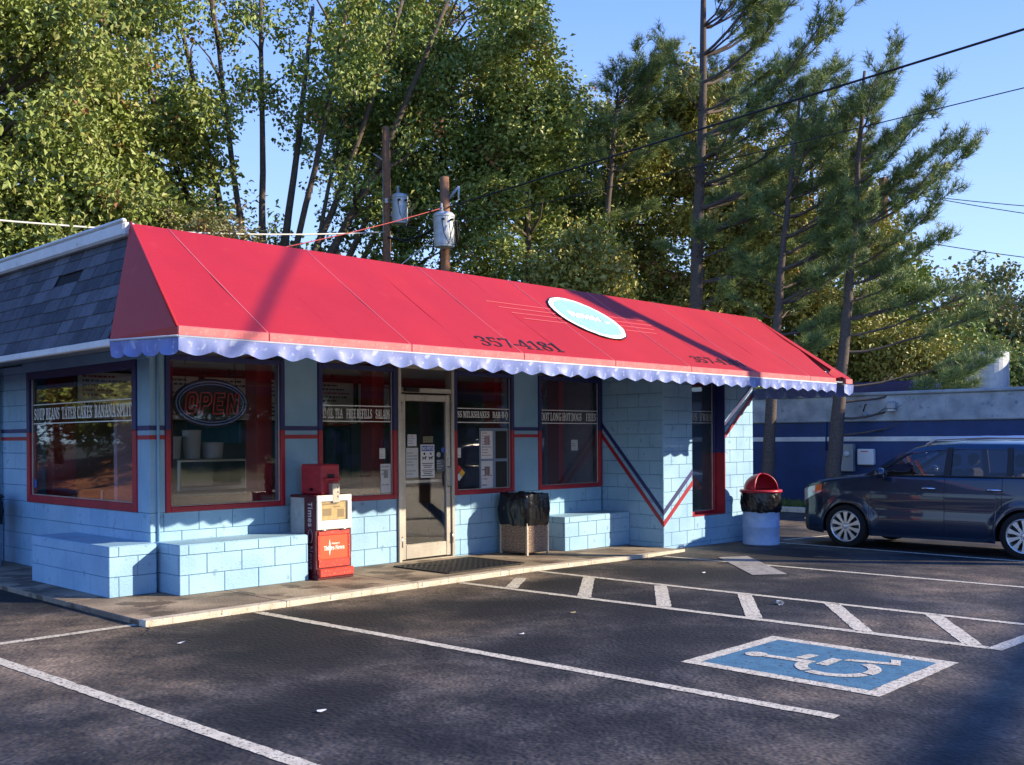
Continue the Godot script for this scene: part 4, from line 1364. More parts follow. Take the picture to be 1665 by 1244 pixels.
func build_front_things():
	newspaper_box()
	# square litter bin
	var b := thing("litter_bin", "square pebbled litter bin with a black plastic bag pulled over its top", "litter bin", Vector3(5.2, walk_y(5.2), 0.37))
	var hw := 0.21
	var hd := 0.25
	part("shell", span(Vector3(-hw, 0.03, -hd), Vector3(hw, 0.78, hd), 0.015), M.pebble, b)
	for s in [[-1, -1], [1, -1], [-1, 1], [1, 1]]:
		part("corner_post", box(Vector3(0.03, 0.80, 0.03), 0.004), M.curb, b, Vector3(s[0] * (hw - 0.006), 0.40, s[1] * (hd - 0.006)))
	var sq := func(t: float, v: float) -> Vector2:
		var c := cos(t)
		var s := sin(t)
		var k: float = 1.0 / pow(pow(abs(c), 9.0) + pow(abs(s), 9.0), 1.0 / 9.0)
		var bulge := 0.022 + 0.016 * sin(PI * v)
		return Vector2(c * k * (hw + bulge), s * k * (hd + bulge))
	part("bag", bag_skirt(sq, 0.40, 0.82, 5), M.bag, b)
	var inr := func(t: float, v: float) -> Vector2:
		var q: Vector2 = sq.call(t, 1.0)
		return q * lerp(1.0, 0.6, v)
	part("bag_mouth", bag_skirt(inr, 0.825, 0.75, 6, 72, 5, 0.008), M.bag, b)
	# round drum bins
	var d := thing("drum_bin", "white drum bin with red domed lid and black bag beside the end bay", "litter bin", Vector3(9.22, lot_y(9.2), 1.66))
	drum(d, true)
	d.scale = Vector3.ONE * 0.98
	var d2 := thing("drum_bin", "white drum bin with dark flat lid against the left side wall", "litter bin", Vector3(-0.44, -0.004, -3.72))
	drum(d2, false)
	# rubber mat before the door
	var st := begin()
	var mx := 1.26
	var mz := 0.96
	for k in range(-24, 25):
		for s in [-1.0, 1.0]:
			var o := k * 0.092
			# the bar u = o along the diagonal, cut to the mat's rectangle
			var pts := []
			for e in [[0.0, 0], [mx, 0], [0.0, 1], [mz, 1]]:
				var p := Vector2.ZERO
				if e[1] == 0:
					p = Vector2(e[0], s * (e[0] - o)) if s > 0 else Vector2(e[0], o - e[0])
					if p.y >= 0.0 and p.y <= mz:
						pts.append(p)
				else:
					p = Vector2(o + e[0], e[0]) if s > 0 else Vector2(o - e[0], e[0])
					if p.x >= 0.0 and p.x <= mx:
						pts.append(p)
			if pts.size() >= 2 and (pts[0] - pts[1]).length() > 0.03:
				var q0: Vector2 = pts[0]
				var q1: Vector2 = pts[1]
				var a := atan2(-(q1.y - q0.y), q1.x - q0.x)
				add_box(st, Vector3((q0.x + q1.x) / 2, 0.006 + 0.001 * s, (q0.y + q1.y) / 2), Vector3((q1 - q0).length(), 0.008, 0.03), 0.0, Basis(Vector3.UP, a))
	for e in [[mx / 2, 0.0, mx, 0.03], [mx / 2, mz, mx, 0.03], [0.0, mz / 2, 0.03, mz], [mx, mz / 2, 0.03, mz]]:
		add_box(st, Vector3(e[0], 0.0085, e[1]), Vector3(e[2], 0.012, e[3]), 0.002)
	single("door_mat", "black rubber lattice mat on the walk before the glass door", "mat", done(st), M.rubber, Vector3(2.94, 0.001, 0.34))
	# litter
	var cup := lathe([[0.0, 0.0], [0.03, 0.0], [0.042, 0.1], [0.044, 0.1], [0.04, 0.096], [0.029, 0.004], [0.0, 0.004]], 14, false, 0.1)
	var o := single("paper_cup", "crushed white paper cup lying in the hatched bay", "cup", cup, M.paper, Vector3(3.82, -0.03, 5.0))
	o.rotation = Vector3(0.1, 0.9, PI / 2)
	o.scale = Vector3(0.5, 0.7, 0.7)
	var scraps := [[1.05, 4.25, "paper scrap near the stain in the middle stall"], [-1.45, 5.0, "paper scrap beside the outer painted stall line"], [2.1, 3.9, "yellow wrapper scrap by the stall line before the newspaper box"], [5.35, 3.15, "white paper scrap between the hatched bay and the worn paint patch"], [-1.0, 2.5, "pale leaf scrap before the corner of the walk"]]
	for k in scraps.size():
		var s := begin()
		var r := RandomNumberGenerator.new()
		r.seed = 700 + k
		var p := []
		for i in 6:
			var t := TAU * i / 6
			p.append(Vector3(cos(t) * r.randf_range(0.02, 0.045), r.randf_range(0.002, 0.016), sin(t) * r.randf_range(0.012, 0.03)))
		for i in 6:
			tri(s, Vector3(0, 0.012, 0), p[i], p[(i + 1) % 6], Vector3.UP)
			tri(s, Vector3(0, 0.002, 0), p[i], p[(i + 1) % 6], Vector3.DOWN)
		single("paper_scrap", scraps[k][2], "litter", done(s), M.paper if k != 2 else M.cream, Vector3(scraps[k][0], lot_y(scraps[k][0]) + 0.001, scraps[k][1]), "scraps on the asphalt")

func drum(d: Node3D, lid: bool):
	var h := 0.84
	part("drum", lathe([[0.0, 0.0], [0.285, 0.0], [0.292, 0.015], [0.286, 0.03], [0.286, 0.27], [0.295, 0.285], [0.286, 0.30], [0.286, 0.55], [0.295, 0.565], [0.286, 0.58], [0.286, h - 0.02], [0.292, h], [0.27, h]], 32, true), M.drum, d)
	var rd := func(t: float, v: float) -> Vector2:
		return Vector2(cos(t), sin(t)) * (0.30 + 0.012 * sin(PI * v))
	part("bag", bag_skirt(rd, 0.52, h + 0.005, 8, 80, 10, 0.016), M.bag, d)
	if not lid:
		part("lid", lathe([[0.0, h + 0.1], [0.2, h + 0.09], [0.31, h + 0.05], [0.33, h + 0.01], [0.31, h + 0.005]], 28, true), M.car_black, d)
		return
	var l := part("lid", lathe([[0.30, h - 0.015], [0.33, h - 0.015], [0.335, h + 0.005], [0.33, h + 0.025], [0.27, h + 0.03]], 32, true), M.lid_red, d)
	part("bag_mouth", lathe([[0.0, h - 0.08], [0.29, h - 0.01]], 24), M.bag, d)
	# dome with an opening towards the lot
	var st := begin(true)
	var prof := []
	for k in 9:
		var t := PI / 2 * k / 8
		prof.append([0.27 * cos(t) + 0.001, h + 0.03 + 0.25 * sin(t)])
	add_lathe(st, prof, 26, Vector3.ZERO, Basis.IDENTITY, 0.0, PI * 0.95, PI * 0.95 + TAU * 0.64)
	part("dome", done(st), M.lid_red, l)
	for e in [PI * 0.95, PI * 0.95 + TAU * 0.64]:
		var pts := []
		for p in prof:
			pts.append(Vector3(p[0] * cos(e), p[1], p[0] * sin(e)))
		part("opening_rim", tube(pts, 0.012, 6), M.lid_red, l)

func newspaper_box():
	var b := thing("newspaper_box", "red and white coin newspaper box with orange lower panel by the long bench", "newspaper box", Vector3(1.855, 0.001, 0.37))
	var w := 0.245
	part("body", span(Vector3(-w, 0.06, -0.25), Vector3(w, 0.93, 0.232), 0.006), M.box_maroon, b)
	part("base", span(Vector3(-w - 0.002, 0.0, -0.24), Vector3(w + 0.002, 0.06, 0.275), 0.008), M.box_maroon, b)
	part("kick_plate", span(Vector3(-w + 0.012, 0.03, 0.233), Vector3(w - 0.012, 0.12, 0.30), 0.01), M.box_red, b)
	part("side_sheet", span(Vector3(-w - 0.004, 0.34, -0.235), Vector3(-w - 0.0005, 0.9, 0.03), 0.0), M.can_grey, b)
	# lower panel in a raised frame
	var st := begin()
	add_box(st, Vector3(0, 0.51, 0.24), Vector3(0.42, 0.05, 0.016), 0.004)
	add_box(st, Vector3(0, 0.175, 0.24), Vector3(0.42, 0.09, 0.016), 0.004)
	add_box(st, Vector3(-0.205, 0.35, 0.24), Vector3(0.03, 0.27, 0.014), 0.004)
	add_box(st, Vector3(0.205, 0.35, 0.24), Vector3(0.03, 0.27, 0.014), 0.004)
	part("panel_frame", done(st), M.box_red, b)
	var lp := part("lower_panel", span(Vector3(-0.19, 0.22, 0.233), Vector3(0.19, 0.485, 0.24), 0.003), plain(c8(206, 78, 40), 0.5), b)
	lettering(lp, "lettering", "Times-News", "Droid Serif", 0.28, 0.05, M.letter_white, Vector3(0, 0.345, 0.243), Vector3.RIGHT, Vector3.UP, true)
	lettering(lp, "lettering", "Kingsport", "Droid Serif", 0.11, 0.025, M.letter_white, Vector3(0.02, 0.39, 0.243), Vector3.RIGHT, Vector3.UP, true)
	part("star", prism(PackedVector2Array([Vector2(0, 0.1), Vector2(0.012, 0.015), Vector2(0.05, 0.0), Vector2(0.012, -0.015), Vector2(0, -0.09), Vector2(-0.012, -0.015), Vector2(-0.05, 0.0), Vector2(-0.012, 0.015)]), Vector3(-0.06, 0.345, 0.2405), Vector3.RIGHT, Vector3.UP, Vector3.BACK, 0.002), M.letter_white, lp)
	# white door with a display window
	st = begin()
	add_box(st, Vector3(0, 0.895, 0.246), Vector3(0.47, 0.07, 0.026), 0.006)
	add_box(st, Vector3(0, 0.6, 0.246), Vector3(0.47, 0.1, 0.026), 0.006)
	add_box(st, Vector3(-0.205, 0.755, 0.246), Vector3(0.06, 0.21, 0.026), 0.006)
	add_box(st, Vector3(0.205, 0.755, 0.246), Vector3(0.06, 0.21, 0.026), 0.006)
	var dr := part("display_door", done(st), M.white_paint, b)
	part("newspaper", span(Vector3(-0.17, 0.655, 0.2335), Vector3(0.17, 0.855, 0.237), 0.0), M.gold_paper, dr)
	for e in [[-0.16, 0.82, 0.2, 0.02], [-0.15, 0.7, 0.12, 0.08], [0.05, 0.68, 0.09, 0.09], [-0.01, 0.79, 0.1, 0.015]]:
		part("print", span(Vector3(e[0], e[1], 0.2375), Vector3(e[0] + e[2], e[1] + e[3], 0.2385), 0.0), plain(c8(140, 116, 74), 0.7), dr)
	part("pane", span(Vector3(-0.175, 0.65, 0.244), Vector3(0.175, 0.86, 0.247), 0.0), M.glass, dr)
	for x in [-0.14, 0.13]:
		part("hinge", tube([Vector3(x - 0.04, 0.545, 0.258), Vector3(x + 0.04, 0.545, 0.258)], 0.01, 8), M.steel, dr)
	# coin box
	var cb := part("coin_box", span(Vector3(-0.12, 0.932, -0.22), Vector3(0.13, 1.27, 0.18), 0.014), M.coin_red, b)
	part("coin_plate", span(Vector3(-0.03, 0.84, 0.182), Vector3(0.07, 1.06, 0.262), 0.006), M.aluminium, cb)
	for k in 3:
		part("coin_slot", span(Vector3(0.035, 0.9 + k * 0.05, 0.2625), Vector3(0.047, 0.922 + k * 0.05, 0.264), 0.0), M.black, cb)
	part("coin_shelf", span(Vector3(-0.1, 1.095, 0.182), Vector3(0.11, 1.115, 0.235), 0.004), M.coin_red, cb)
	part("coin_slot", span(Vector3(-0.04, 1.12, 0.181), Vector3(0.05, 1.16, 0.19), 0.003), M.black, cb)
	part("coin_lock", tube([Vector3(-0.125, 0.99, 0.0), Vector3(-0.15, 0.99, 0.0)], 0.018, 8), M.black, cb)
	# name down the side
	var m := plain(c8(206, 196, 202), 0.5)
	lettering(b, "lettering", "Times", "Droid Sans", 0.27, 0.085, m, Vector3(-w - 0.001, 0.72, 0.14), Vector3.DOWN, Vector3.BACK, true)
	lettering(b, "lettering", "News", "Droid Sans", 0.26, 0.085, plain(c8(150, 130, 146), 0.5), Vector3(-w - 0.001, 0.24, 0.14), Vector3.DOWN, Vector3.BACK, true)
	var ring := []
	for k in 25:
		var t := TAU * k / 24
		ring.append(Vector3(-w - 0.002, 0.48 + 0.075 * cos(t), 0.14 + 0.04 * sin(t)))
	part("emblem", tube(ring, 0.005, 5), plain(c8(160, 140, 156), 0.5), b)

# ---------------------------------------------------------------- the blue building beyond the lot
func build_blue_building():
	var x := 18.4
	var b := thing("commercial_building", "low dark blue commercial building with stained grey parapet beyond the pines", "building")
	part("wall", span(Vector3(x, -0.4, -14.0), Vector3(x + 12, 2.4, 13.0), 0.0), M.building_blue, b)
	part("parapet", span(Vector3(x - 0.06, 1.89, -14.05), Vector3(x + 12.05, 2.5, 13.05), 0.02), M.parapet, b)
	part("coping", span(Vector3(x - 0.11, 2.502, -14.1), Vector3(x + 12.1, 2.58, 13.1), 0.02), M.parapet, b)
	for k in 9:
		part("parapet_joint", span(Vector3(x - 0.064, 1.9, -12.0 + k * 2.6), Vector3(x - 0.06, 2.49, -11.985 + k * 2.6), 0.0), M.grey_box, b)
	part("stripe", span(Vector3(x - 0.02, 1.42, -14.0), Vector3(x, 1.53, 13.0), 0.004), M.white_paint, b)
	part("conduit", tube([Vector3(x - 0.03, 1.2, -1.9), Vector3(x - 0.03, 2.2, -1.9)], 0.02, 6), M.building_blue, b)
	var mp := part("meter_panel", span(Vector3(x - 0.16, 0.7, -1.58), Vector3(x, 1.36, -1.16), 0.012), M.grey_box, b)
	part("meter_dial", lathe([[0.0, 0.0], [0.07, 0.0], [0.07, 0.05], [0.05, 0.08], [0.0, 0.09]], 16), M.white_plastic, mp, Vector3(x - 0.16, 1.12, -1.3), Basis(Vector3.BACK, PI / 2))
	var pb := part("cable_box", span(Vector3(x - 0.14, 0.86, -1.06), Vector3(x, 1.24, -0.66), 0.02), M.white_plastic, b)
	part("print", span(Vector3(x - 0.142, 1.17, -0.96), Vector3(x - 0.14, 1.19, -0.78), 0.0), M.sticker_red, pb)
	var lamp := part("wall_lamp", span(Vector3(x - 0.22, 2.16, -0.32), Vector3(x - 0.062, 2.34, -0.1), 0.03), M.grey_box, b)
	part("lamp_lens", span(Vector3(x - 0.21, 2.12, -0.29), Vector3(x - 0.08, 2.158, -0.13), 0.01), M.white_plastic, lamp)
	part("flood_lamp", lathe([[0.0, 0.0], [0.04, 0.01], [0.07, 0.12], [0.065, 0.12], [0.0, 0.06]], 14), M.grey_box, b, Vector3(x - 0.14, 2.1, -0.9), Basis(Vector3.RIGHT, 2.4))
	part("lamp_arm", tube([Vector3(x - 0.06, 2.3, -0.86), Vector3(x - 0.12, 2.28, -0.86), Vector3(x - 0.14, 2.12, -0.9)], 0.014, 6), M.black, b)
	var t := thing("roof_tank", "tall pale cylindrical vent tank on the blue building's roof", "tank", Vector3(22.0, 2.4, 0.62))
	part("tank_body", lathe([[0.0, 0.0], [0.52, 0.0], [0.52, 1.2], [0.5, 1.23], [0.0, 1.25]], 28), M.can_grey, t)
	part("tank_band", lathe([[0.522, 0.05], [0.535, 0.05], [0.535, 0.1], [0.522, 0.1]], 28), M.steel, t)
	var u := thing("roof_unit", "blue boxed unit beside the pale tank on the blue building's roof", "roof unit", Vector3(23.2, 2.4, 2.3))
	part("cabinet", span(Vector3(-0.8, 0.0, -0.8), Vector3(0.8, 1.25, 0.8), 0.02), M.building_blue, u)
	part("sign_strip", span(Vector3(-0.83, 0.55, -0.5), Vector3(-0.80, 0.75, 0.4), 0.004), M.box_red, u)
	var u2 := thing("roof_unit", "low dark boxed unit behind the pine boughs on the blue building's roof", "roof unit", Vector3(21.2, 2.4, -1.3))
	part("cabinet", span(Vector3(-0.5, 0.0, -1.0), Vector3(0.5, 0.55, 0.9), 0.02), M.navy, u2)

# ---------------------------------------------------------------- car
func car_top(z: float) -> float:
	return curve([[0.0, 0.70], [0.02, 0.80], [0.08, 0.91], [0.22, 0.975], [0.5, 1.02], [0.9, 1.065], [1.15, 1.09], [1.2, 1.1], [4.0, 1.12], [4.1, 1.0]], z)

func curve(p: Array, t: float) -> float:
	for i in p.size() - 1:
		if t <= p[i + 1][0]:
			var k: float = clamp((t - p[i][0]) / (p[i + 1][0] - p[i][0]), 0.0, 1.0)
			return lerp(p[i][1], p[i + 1][1], k)
	return p[-1][1]

func car_half(z: float, y: float) -> float:
	var plan := curve([[0.0, 0.60], [0.05, 0.68], [0.15, 0.76], [0.35, 0.83], [0.7, 0.872], [1.2, 0.885], [3.2, 0.885], [3.7, 0.86], [3.95, 0.80], [4.06, 0.70], [4.1, 0.62]], z)
	var sect := curve([[0.18, -0.05], [0.3, -0.012], [0.45, 0.0], [0.55, -0.006], [0.62, -0.016], [0.7, -0.006], [0.85, -0.004], [0.95, -0.02], [1.05, -0.04], [1.12, -0.06]], y)
	# flared arches
	var fl := 0.0
	for wz in [0.82, 3.37]:
		var dd := Vector2(z - wz, y - 0.32).length()
		fl = max(fl, 0.028 * smooth01((0.5 - dd) / 0.1))
	return plan + sect + fl

func car_bottom(z: float) -> float:
	var b := curve([[0.0, 0.28], [0.1, 0.22], [0.4, 0.2], [3.8, 0.2], [4.0, 0.26], [4.1, 0.34]], z)
	for wz in [0.82, 3.37]:
		var k: float = 0.375 * 0.375 - (z - wz) * (z - wz)
		if k > 0.0:
			b = max(b, 0.31 + sqrt(k))
	return b

func build_car():
	var car := thing("parked_car", "dark blue boxy crossover car parked beyond the diner's end bay", "car", Vector3(10.62, lot_y(10.5), 1.98))
	var zs := []
	var z := 0.0
	while z < 4.1:
		zs.append(z)
		var near := 1.0
		for wz in [0.82, 3.37]:
			near = min(near, abs(abs(z - wz) - 0.375))
		z += 0.008 if near < 0.05 else (0.02 if z < 0.2 or z > 3.9 else 0.045)
	zs.append(4.1)
	var rows := 16
	var st := begin(true)
	for s in [-1.0, 1.0]:
		var cols := []
		for zz in zs:
			var col := []
			var b := car_bottom(zz)
			var t := car_top(zz)
			for j in rows + 1:
				var y: float = lerp(b, t, float(j) / rows)
				col.append(Vector3(s * car_half(zz, y), y, zz))
			# shoulder over to the hood or the sill of the glass
			var inn := 0.0 if zz < 1.16 or zz > 4.02 else 0.78
			var hw := car_half(zz, t)
			for k in 6:
				var f := (k + 1) / 6.0
				var x: float = lerp(hw, inn, f)
				var rise := 0.045 * (1.0 - pow(1.0 - f, 2.5)) if zz < 1.16 else 0.012 * f
				col.append(Vector3(s * x, t + rise * smooth01(zz / 0.3), zz))
			cols.append(col)
		for i in zs.size() - 1:
			for j in cols[0].size() - 1:
				var a: Vector3 = cols[i][j]
				quad(st, a, cols[i + 1][j], cols[i + 1][j + 1], cols[i][j + 1], Vector3(s, 0.6 if j >= rows else 0.0, 0))
		# nose and tail
		for e in [[0, -1.0], [zs.size() - 1, 1.0]]:
			var col: Array = cols[e[0]]
			for j in rows:
				var a: Vector3 = col[j]
				var b2: Vector3 = col[j + 1]
				quad(st, a, b2, Vector3(0, b2.y, b2.z + e[1] * 0.03), Vector3(0, a.y, a.z + e[1] * 0.03), Vector3(0, 0, e[1]))
	var body := part("body", done(st), M.car, car)
	# floor pan and wheel wells
	st = begin()
	add_box(st, Vector3(0, 0.28, 2.05), Vector3(1.5, 0.12, 3.7), 0.02)
	for wz in [0.82, 3.37]:
		add_box(st, Vector3(0, 0.5, wz), Vector3(1.15, 0.55, 0.76), 0.05)
	part("underside", done(st), M.car_black, car)
	for wz in [0.82, 3.37]:
		for s in [-1.0, 1.0]:
			st = begin(true)
			var rim := []
			var inn := []
			for k in 21:
				var t := PI * (k - 1) / 18.0
				var zc: float = wz - 0.374 * cos(t)
				var yc := 0.31 + 0.374 * sin(t)
				rim.append(Vector3(s * car_half(zc, yc), yc, zc))
				inn.append(Vector3(s * 0.56, yc, zc))
			for k in 20:
				quad(st, rim[k], rim[k + 1], inn[k + 1], inn[k], Vector3(0, 0.31, wz) - Vector3(0, rim[k].y, rim[k].z))
			part("wheel_well", done(st), M.car_black, car)
	# roof shell and pillars
	var roof_y := func(zz: float) -> float:
		return curve([[1.55, 1.46], [1.75, 1.55], [2.0, 1.60], [2.4, 1.625], [3.2, 1.62], [3.8, 1.595], [3.98, 1.56]], zz)
	st = begin(true)
	var nz := 24
	var prof := []
	for i in nz + 1:
		var zz: float = lerp(1.62, 3.98, float(i) / nz)
		var ry: float = roof_y.call(zz)
		var row := []
		for k in range(-8, 9):
			var f := k / 8.0
			row.append(Vector3(f * 0.66, ry - 0.07 * pow(abs(f), 3.0), zz))
		prof.append(row)
	for i in nz:
		for k in 16:
			quad(st, prof[i][k], prof[i][k + 1], prof[i + 1][k + 1], prof[i + 1][k], Vector3.UP)
	for i in nz:
		for s in [0, 16]:
			var a: Vector3 = prof[i][s]
			var b2: Vector3 = prof[i + 1][s]
			var dn := Vector3(0.02 if s == 16 else -0.02, -0.06, 0)
			quad(st, a, b2, b2 + dn, a + dn, Vector3(-1 if s == 0 else 1, 0, 0))
	part("roof", done(st), M.car, car)
	for s in [-1.0, 1.0]:
		var pl := func(z0: float, z1: float, z2: float, z3: float, off: float):
			var pil := begin()
			# a pillar between the sill (z0..z1) and the roof edge (z2..z3)
			var p0 := Vector3(s * (0.80 + off), 1.10, z0)
			var p1 := Vector3(s * (0.80 + off), 1.10, z1)
			var p2 := Vector3(s * (0.675 + off), roof_y.call(z3) - 0.10, z3)
			var p3 := Vector3(s * (0.675 + off), roof_y.call(z2) - 0.10, z2)
			var dv := Vector3(-s * 0.04, 0, 0)
			quad(pil, p0, p1, p2, p3, Vector3(s, 0, 0))
			quad(pil, p0 + dv, p1 + dv, p2 + dv, p3 + dv, Vector3(-s, 0, 0))
			quad(pil, p0, p3, p3 + dv, p0 + dv, Vector3(0, 0, -1))
			quad(pil, p1, p2, p2 + dv, p1 + dv, Vector3(0, 0, 1))
			part("pillar", done(pil), M.car_black, car)
		pl.call(1.08, 1.24, 1.62, 1.78, 0.0)
		pl.call(2.26, 2.36, 2.28, 2.36, 0.002)
		pl.call(3.12, 3.2, 3.1, 3.17, 0.002)
		pl.call(3.72, 4.04, 3.66, 3.96, 0.002)
		# side panes
		for g in [[1.2, 2.28, 1.74, 2.3], [2.34, 3.14, 2.34, 3.12], [3.18, 3.76, 3.15, 3.7]]:
			var gp := begin()
			var q := [Vector3(s * 0.785, 1.10, g[0]), Vector3(s * 0.785, 1.10, g[1]), Vector3(s * 0.662, roof_y.call(g[3]) - 0.10, g[3]), Vector3(s * 0.662, roof_y.call(g[2]) - 0.10, g[2])]
			quad(gp, q[0], q[1], q[2], q[3], Vector3(s, 0, 0))
			part("side_pane", done(gp), M.car_glass, car)
		# belt strip, door lines, handle, mirror, roof rail
		part("belt_trim", tube([Vector3(s * 0.828, 1.105, 1.2), Vector3(s * 0.83, 1.115, 3.9)], 0.012, 6), M.car_black, car)
		for dz in [1.22, 2.3, 3.08]:
			var pts := []
			for k in 9:
				var y: float = lerp(0.3, 1.09, k / 8.0)
				var dz2: float = dz - (0.12 * smooth01((0.75 - y) / 0.4) if dz > 3.0 else 0.0)
				pts.append(Vector3(s * (car_half(dz2, y) + 0.0005), y, dz2))
			part("door_line", tube(pts, 0.004, 5), M.car_black, car)
		for hz in [2.08, 2.98]:
			part("door_handle", tube([Vector3(s * 0.878, 0.93, hz - 0.1), Vector3(s * 0.91, 0.935, hz - 0.07), Vector3(s * 0.91, 0.935, hz + 0.07), Vector3(s * 0.878, 0.93, hz + 0.1)], 0.014, 8), M.chrome, car)
		var mst := begin(true)
		add_lathe(mst, [[0.0, -0.1], [0.06, -0.08], [0.085, 0.0], [0.075, 0.07], [0.0, 0.1]], 14, Vector3(s * 0.98, 1.14, 1.42), Basis(Vector3.BACK, PI / 2))
		var mir := part("mirror", done(mst), M.car, car)
		part("mirror_arm", tube([Vector3(s * 0.82, 1.1, 1.4), Vector3(s * 0.92, 1.12, 1.42)], 0.022, 6), M.car_black, mir)
		part("mirror_glass", box(Vector3(0.13, 0.1, 0.006), 0.002), M.chrome, mir, Vector3(s * 0.98, 1.14, 1.49))
		part("roof_rail", tube([Vector3(s * 0.6, 1.56, 1.95), Vector3(s * 0.6, 1.64, 2.1), Vector3(s * 0.6, 1.665, 2.8), Vector3(s * 0.6, 1.65, 3.5), Vector3(s * 0.6, 1.56, 3.65)], 0.02, 8), M.alloy, car)
		# lamps
		var hl := begin(true)
		var g2 := []
		for i in 7:
			var row := []
			for j in 5:
				var zz: float = lerp(0.05, 0.42, i / 6.0)
				var y: float = lerp(lerp(0.68, 0.84, i / 6.0), lerp(0.87, 0.96, i / 6.0), j / 4.0)
				row.append(Vector3(s * (car_half(zz, y) + 0.008), y, zz - 0.008))
			g2.append(row)
		for i in 6:
			for j in 4:
				quad(hl, g2[i][j], g2[i + 1][j], g2[i + 1][j + 1], g2[i][j + 1], Vector3(s, 0, -0.5))
		var lampn := part("headlight", done(hl), plain(c8(196, 206, 206), 0.15, 0.35), car)
		var am := begin(true)
		for i in range(4, 6):
			for j in range(1, 4):
				var lift := Vector3(s * 0.003, 0, -0.002)
				quad(am, g2[i][j] + lift, g2[i + 1][j] + lift, g2[i + 1][j + 1] + lift, g2[i][j + 1] + lift, Vector3(s, 0, -0.5))
		part("indicator", done(am), M.amber, lampn)
		part("tail_light", span(Vector3(s * 0.66, 0.95, 4.0), Vector3(s * 0.80, 1.3, 4.07), 0.02), M.sticker_red, car)
		part("fog_lamp", lathe([[0.0, 0.0], [0.05, 0.0], [0.05, 0.03], [0.0, 0.035]], 14), M.chrome, car, Vector3(s * 0.55, 0.36, 0.02), Basis(Vector3.RIGHT, -PI / 2))
	# windscreen, rear glass, grille, plate, seats, wheel
	st = begin()
	quad(st, Vector3(-0.78, 1.11, 1.12), Vector3(0.78, 1.11, 1.12), Vector3(0.65, 1.48, 1.66), Vector3(-0.65, 1.48, 1.66), Vector3(0, 1, -1))
	part("windscreen", done(st), M.car_glass, car)
	st = begin()
	quad(st, Vector3(-0.72, 1.11, 4.04), Vector3(0.72, 1.11, 4.04), Vector3(0.62, 1.45, 3.97), Vector3(-0.62, 1.45, 3.97), Vector3(0, 0, 1))
	part("rear_glass", done(st), M.car_glass, car)
	part("tailgate", span(Vector3(-0.62, 0.4, 4.1), Vector3(0.62, 1.08, 4.13), 0.015), M.car, car)
	part("grille", span(Vector3(-0.42, 0.34, -0.045), Vector3(0.42, 0.5, -0.02), 0.01), M.car_black, car)
	part("upper_grille", span(Vector3(-0.3, 0.56, -0.04), Vector3(0.3, 0.61, -0.02), 0.008), M.chrome, car)
	part("wiper", tube([Vector3(-0.5, 1.125, 1.14), Vector3(0.1, 1.14, 1.15)], 0.01, 5), M.car_black, car)
	for sx in [-0.36, 0.36]:
		for sz in [2.0, 2.9]:
			var seat := part("seat", span(Vector3(sx - 0.25, 0.45, sz - 0.25), Vector3(sx + 0.25, 0.68, sz + 0.25), 0.05), M.seat, car)
			part("backrest", span(Vector3(sx - 0.24, 0.68, sz + 0.2), Vector3(sx + 0.24, 1.2, sz + 0.34), 0.05), M.seat, seat)
			part("headrest", span(Vector3(sx - 0.13, 1.24, sz + 0.22), Vector3(sx + 0.13, 1.42, sz + 0.32), 0.04), M.seat, seat)
	part("dashboard", span(Vector3(-0.74, 0.8, 1.2), Vector3(0.74, 1.08, 1.6), 0.06), M.seat, car)
	var ring := []
	for k in 21:
		var t := TAU * k / 20
		ring.append(Vector3(-0.36 + 0.18 * cos(t), 1.06 + 0.17 * sin(t), 1.72 - 0.05 * sin(t)))
	part("steering_wheel", tube(ring, 0.014, 6), M.car_black, car)
	# wheels
	for wz in [0.82, 3.37]:
		for s in [-1.0, 1.0]:
			var wh := part("wheel", lathe([[0.225, -0.1], [0.3, -0.105], [0.322, -0.085], [0.327, -0.04], [0.327, 0.04], [0.322, 0.085], [0.3, 0.105], [0.225, 0.1]], 40, true), M.tyre, car, Vector3(s * 0.79, 0.325, wz), Basis(Vector3.BACK, -s * PI / 2))
			var rs := begin(true)
			add_lathe(rs, [[0.232, 0.1], [0.238, 0.106], [0.226, 0.108], [0.214, 0.09], [0.21, -0.08]], 40)
			part("rim_barrel", done(rs), M.alloy, wh)
			part("rim_back", lathe([[0.0, 0.03], [0.214, 0.02]], 30), M.car_black, wh)
			for k in 10:
				var sp := begin()
				var a := TAU * k / 10
				var rd := Vector3(cos(a), 0, sin(a))
				var td := Vector3(-sin(a), 0, cos(a))
				var w0 := 0.018
				var w1 := 0.038
				var y0 := 0.095
				var p := [rd * 0.04 - td * w0, rd * 0.04 + td * w0, rd * 0.13 + td * 0.02, rd * 0.218 + td * w1, rd * 0.218 - td * w1, rd * 0.13 - td * 0.02]
				var up := Vector3(0, y0, 0)
				for t in [[0, 1, 2], [0, 2, 5], [5, 2, 3], [5, 3, 4]]:
					tri(sp, p[t[0]] + up, p[t[1]] + up, p[t[2]] + up, Vector3.UP)
				for e in [[1, 2], [2, 3], [4, 5], [5, 0]]:
					var a0: Vector3 = p[e[0]]
					var b0: Vector3 = p[e[1]]
					quad(sp, a0 + up, b0 + up, b0 + up - Vector3(0, 0.03, 0), a0 + up - Vector3(0, 0.03, 0), (a0 + b0) - rd * 2.0 * (a0 + b0).dot(rd) / 2.0)
				part("spoke", done(sp), M.alloy, wh)
			part("hub_cap", lathe([[0.0, 0.104], [0.03, 0.102], [0.045, 0.09]], 16), M.alloy, wh)

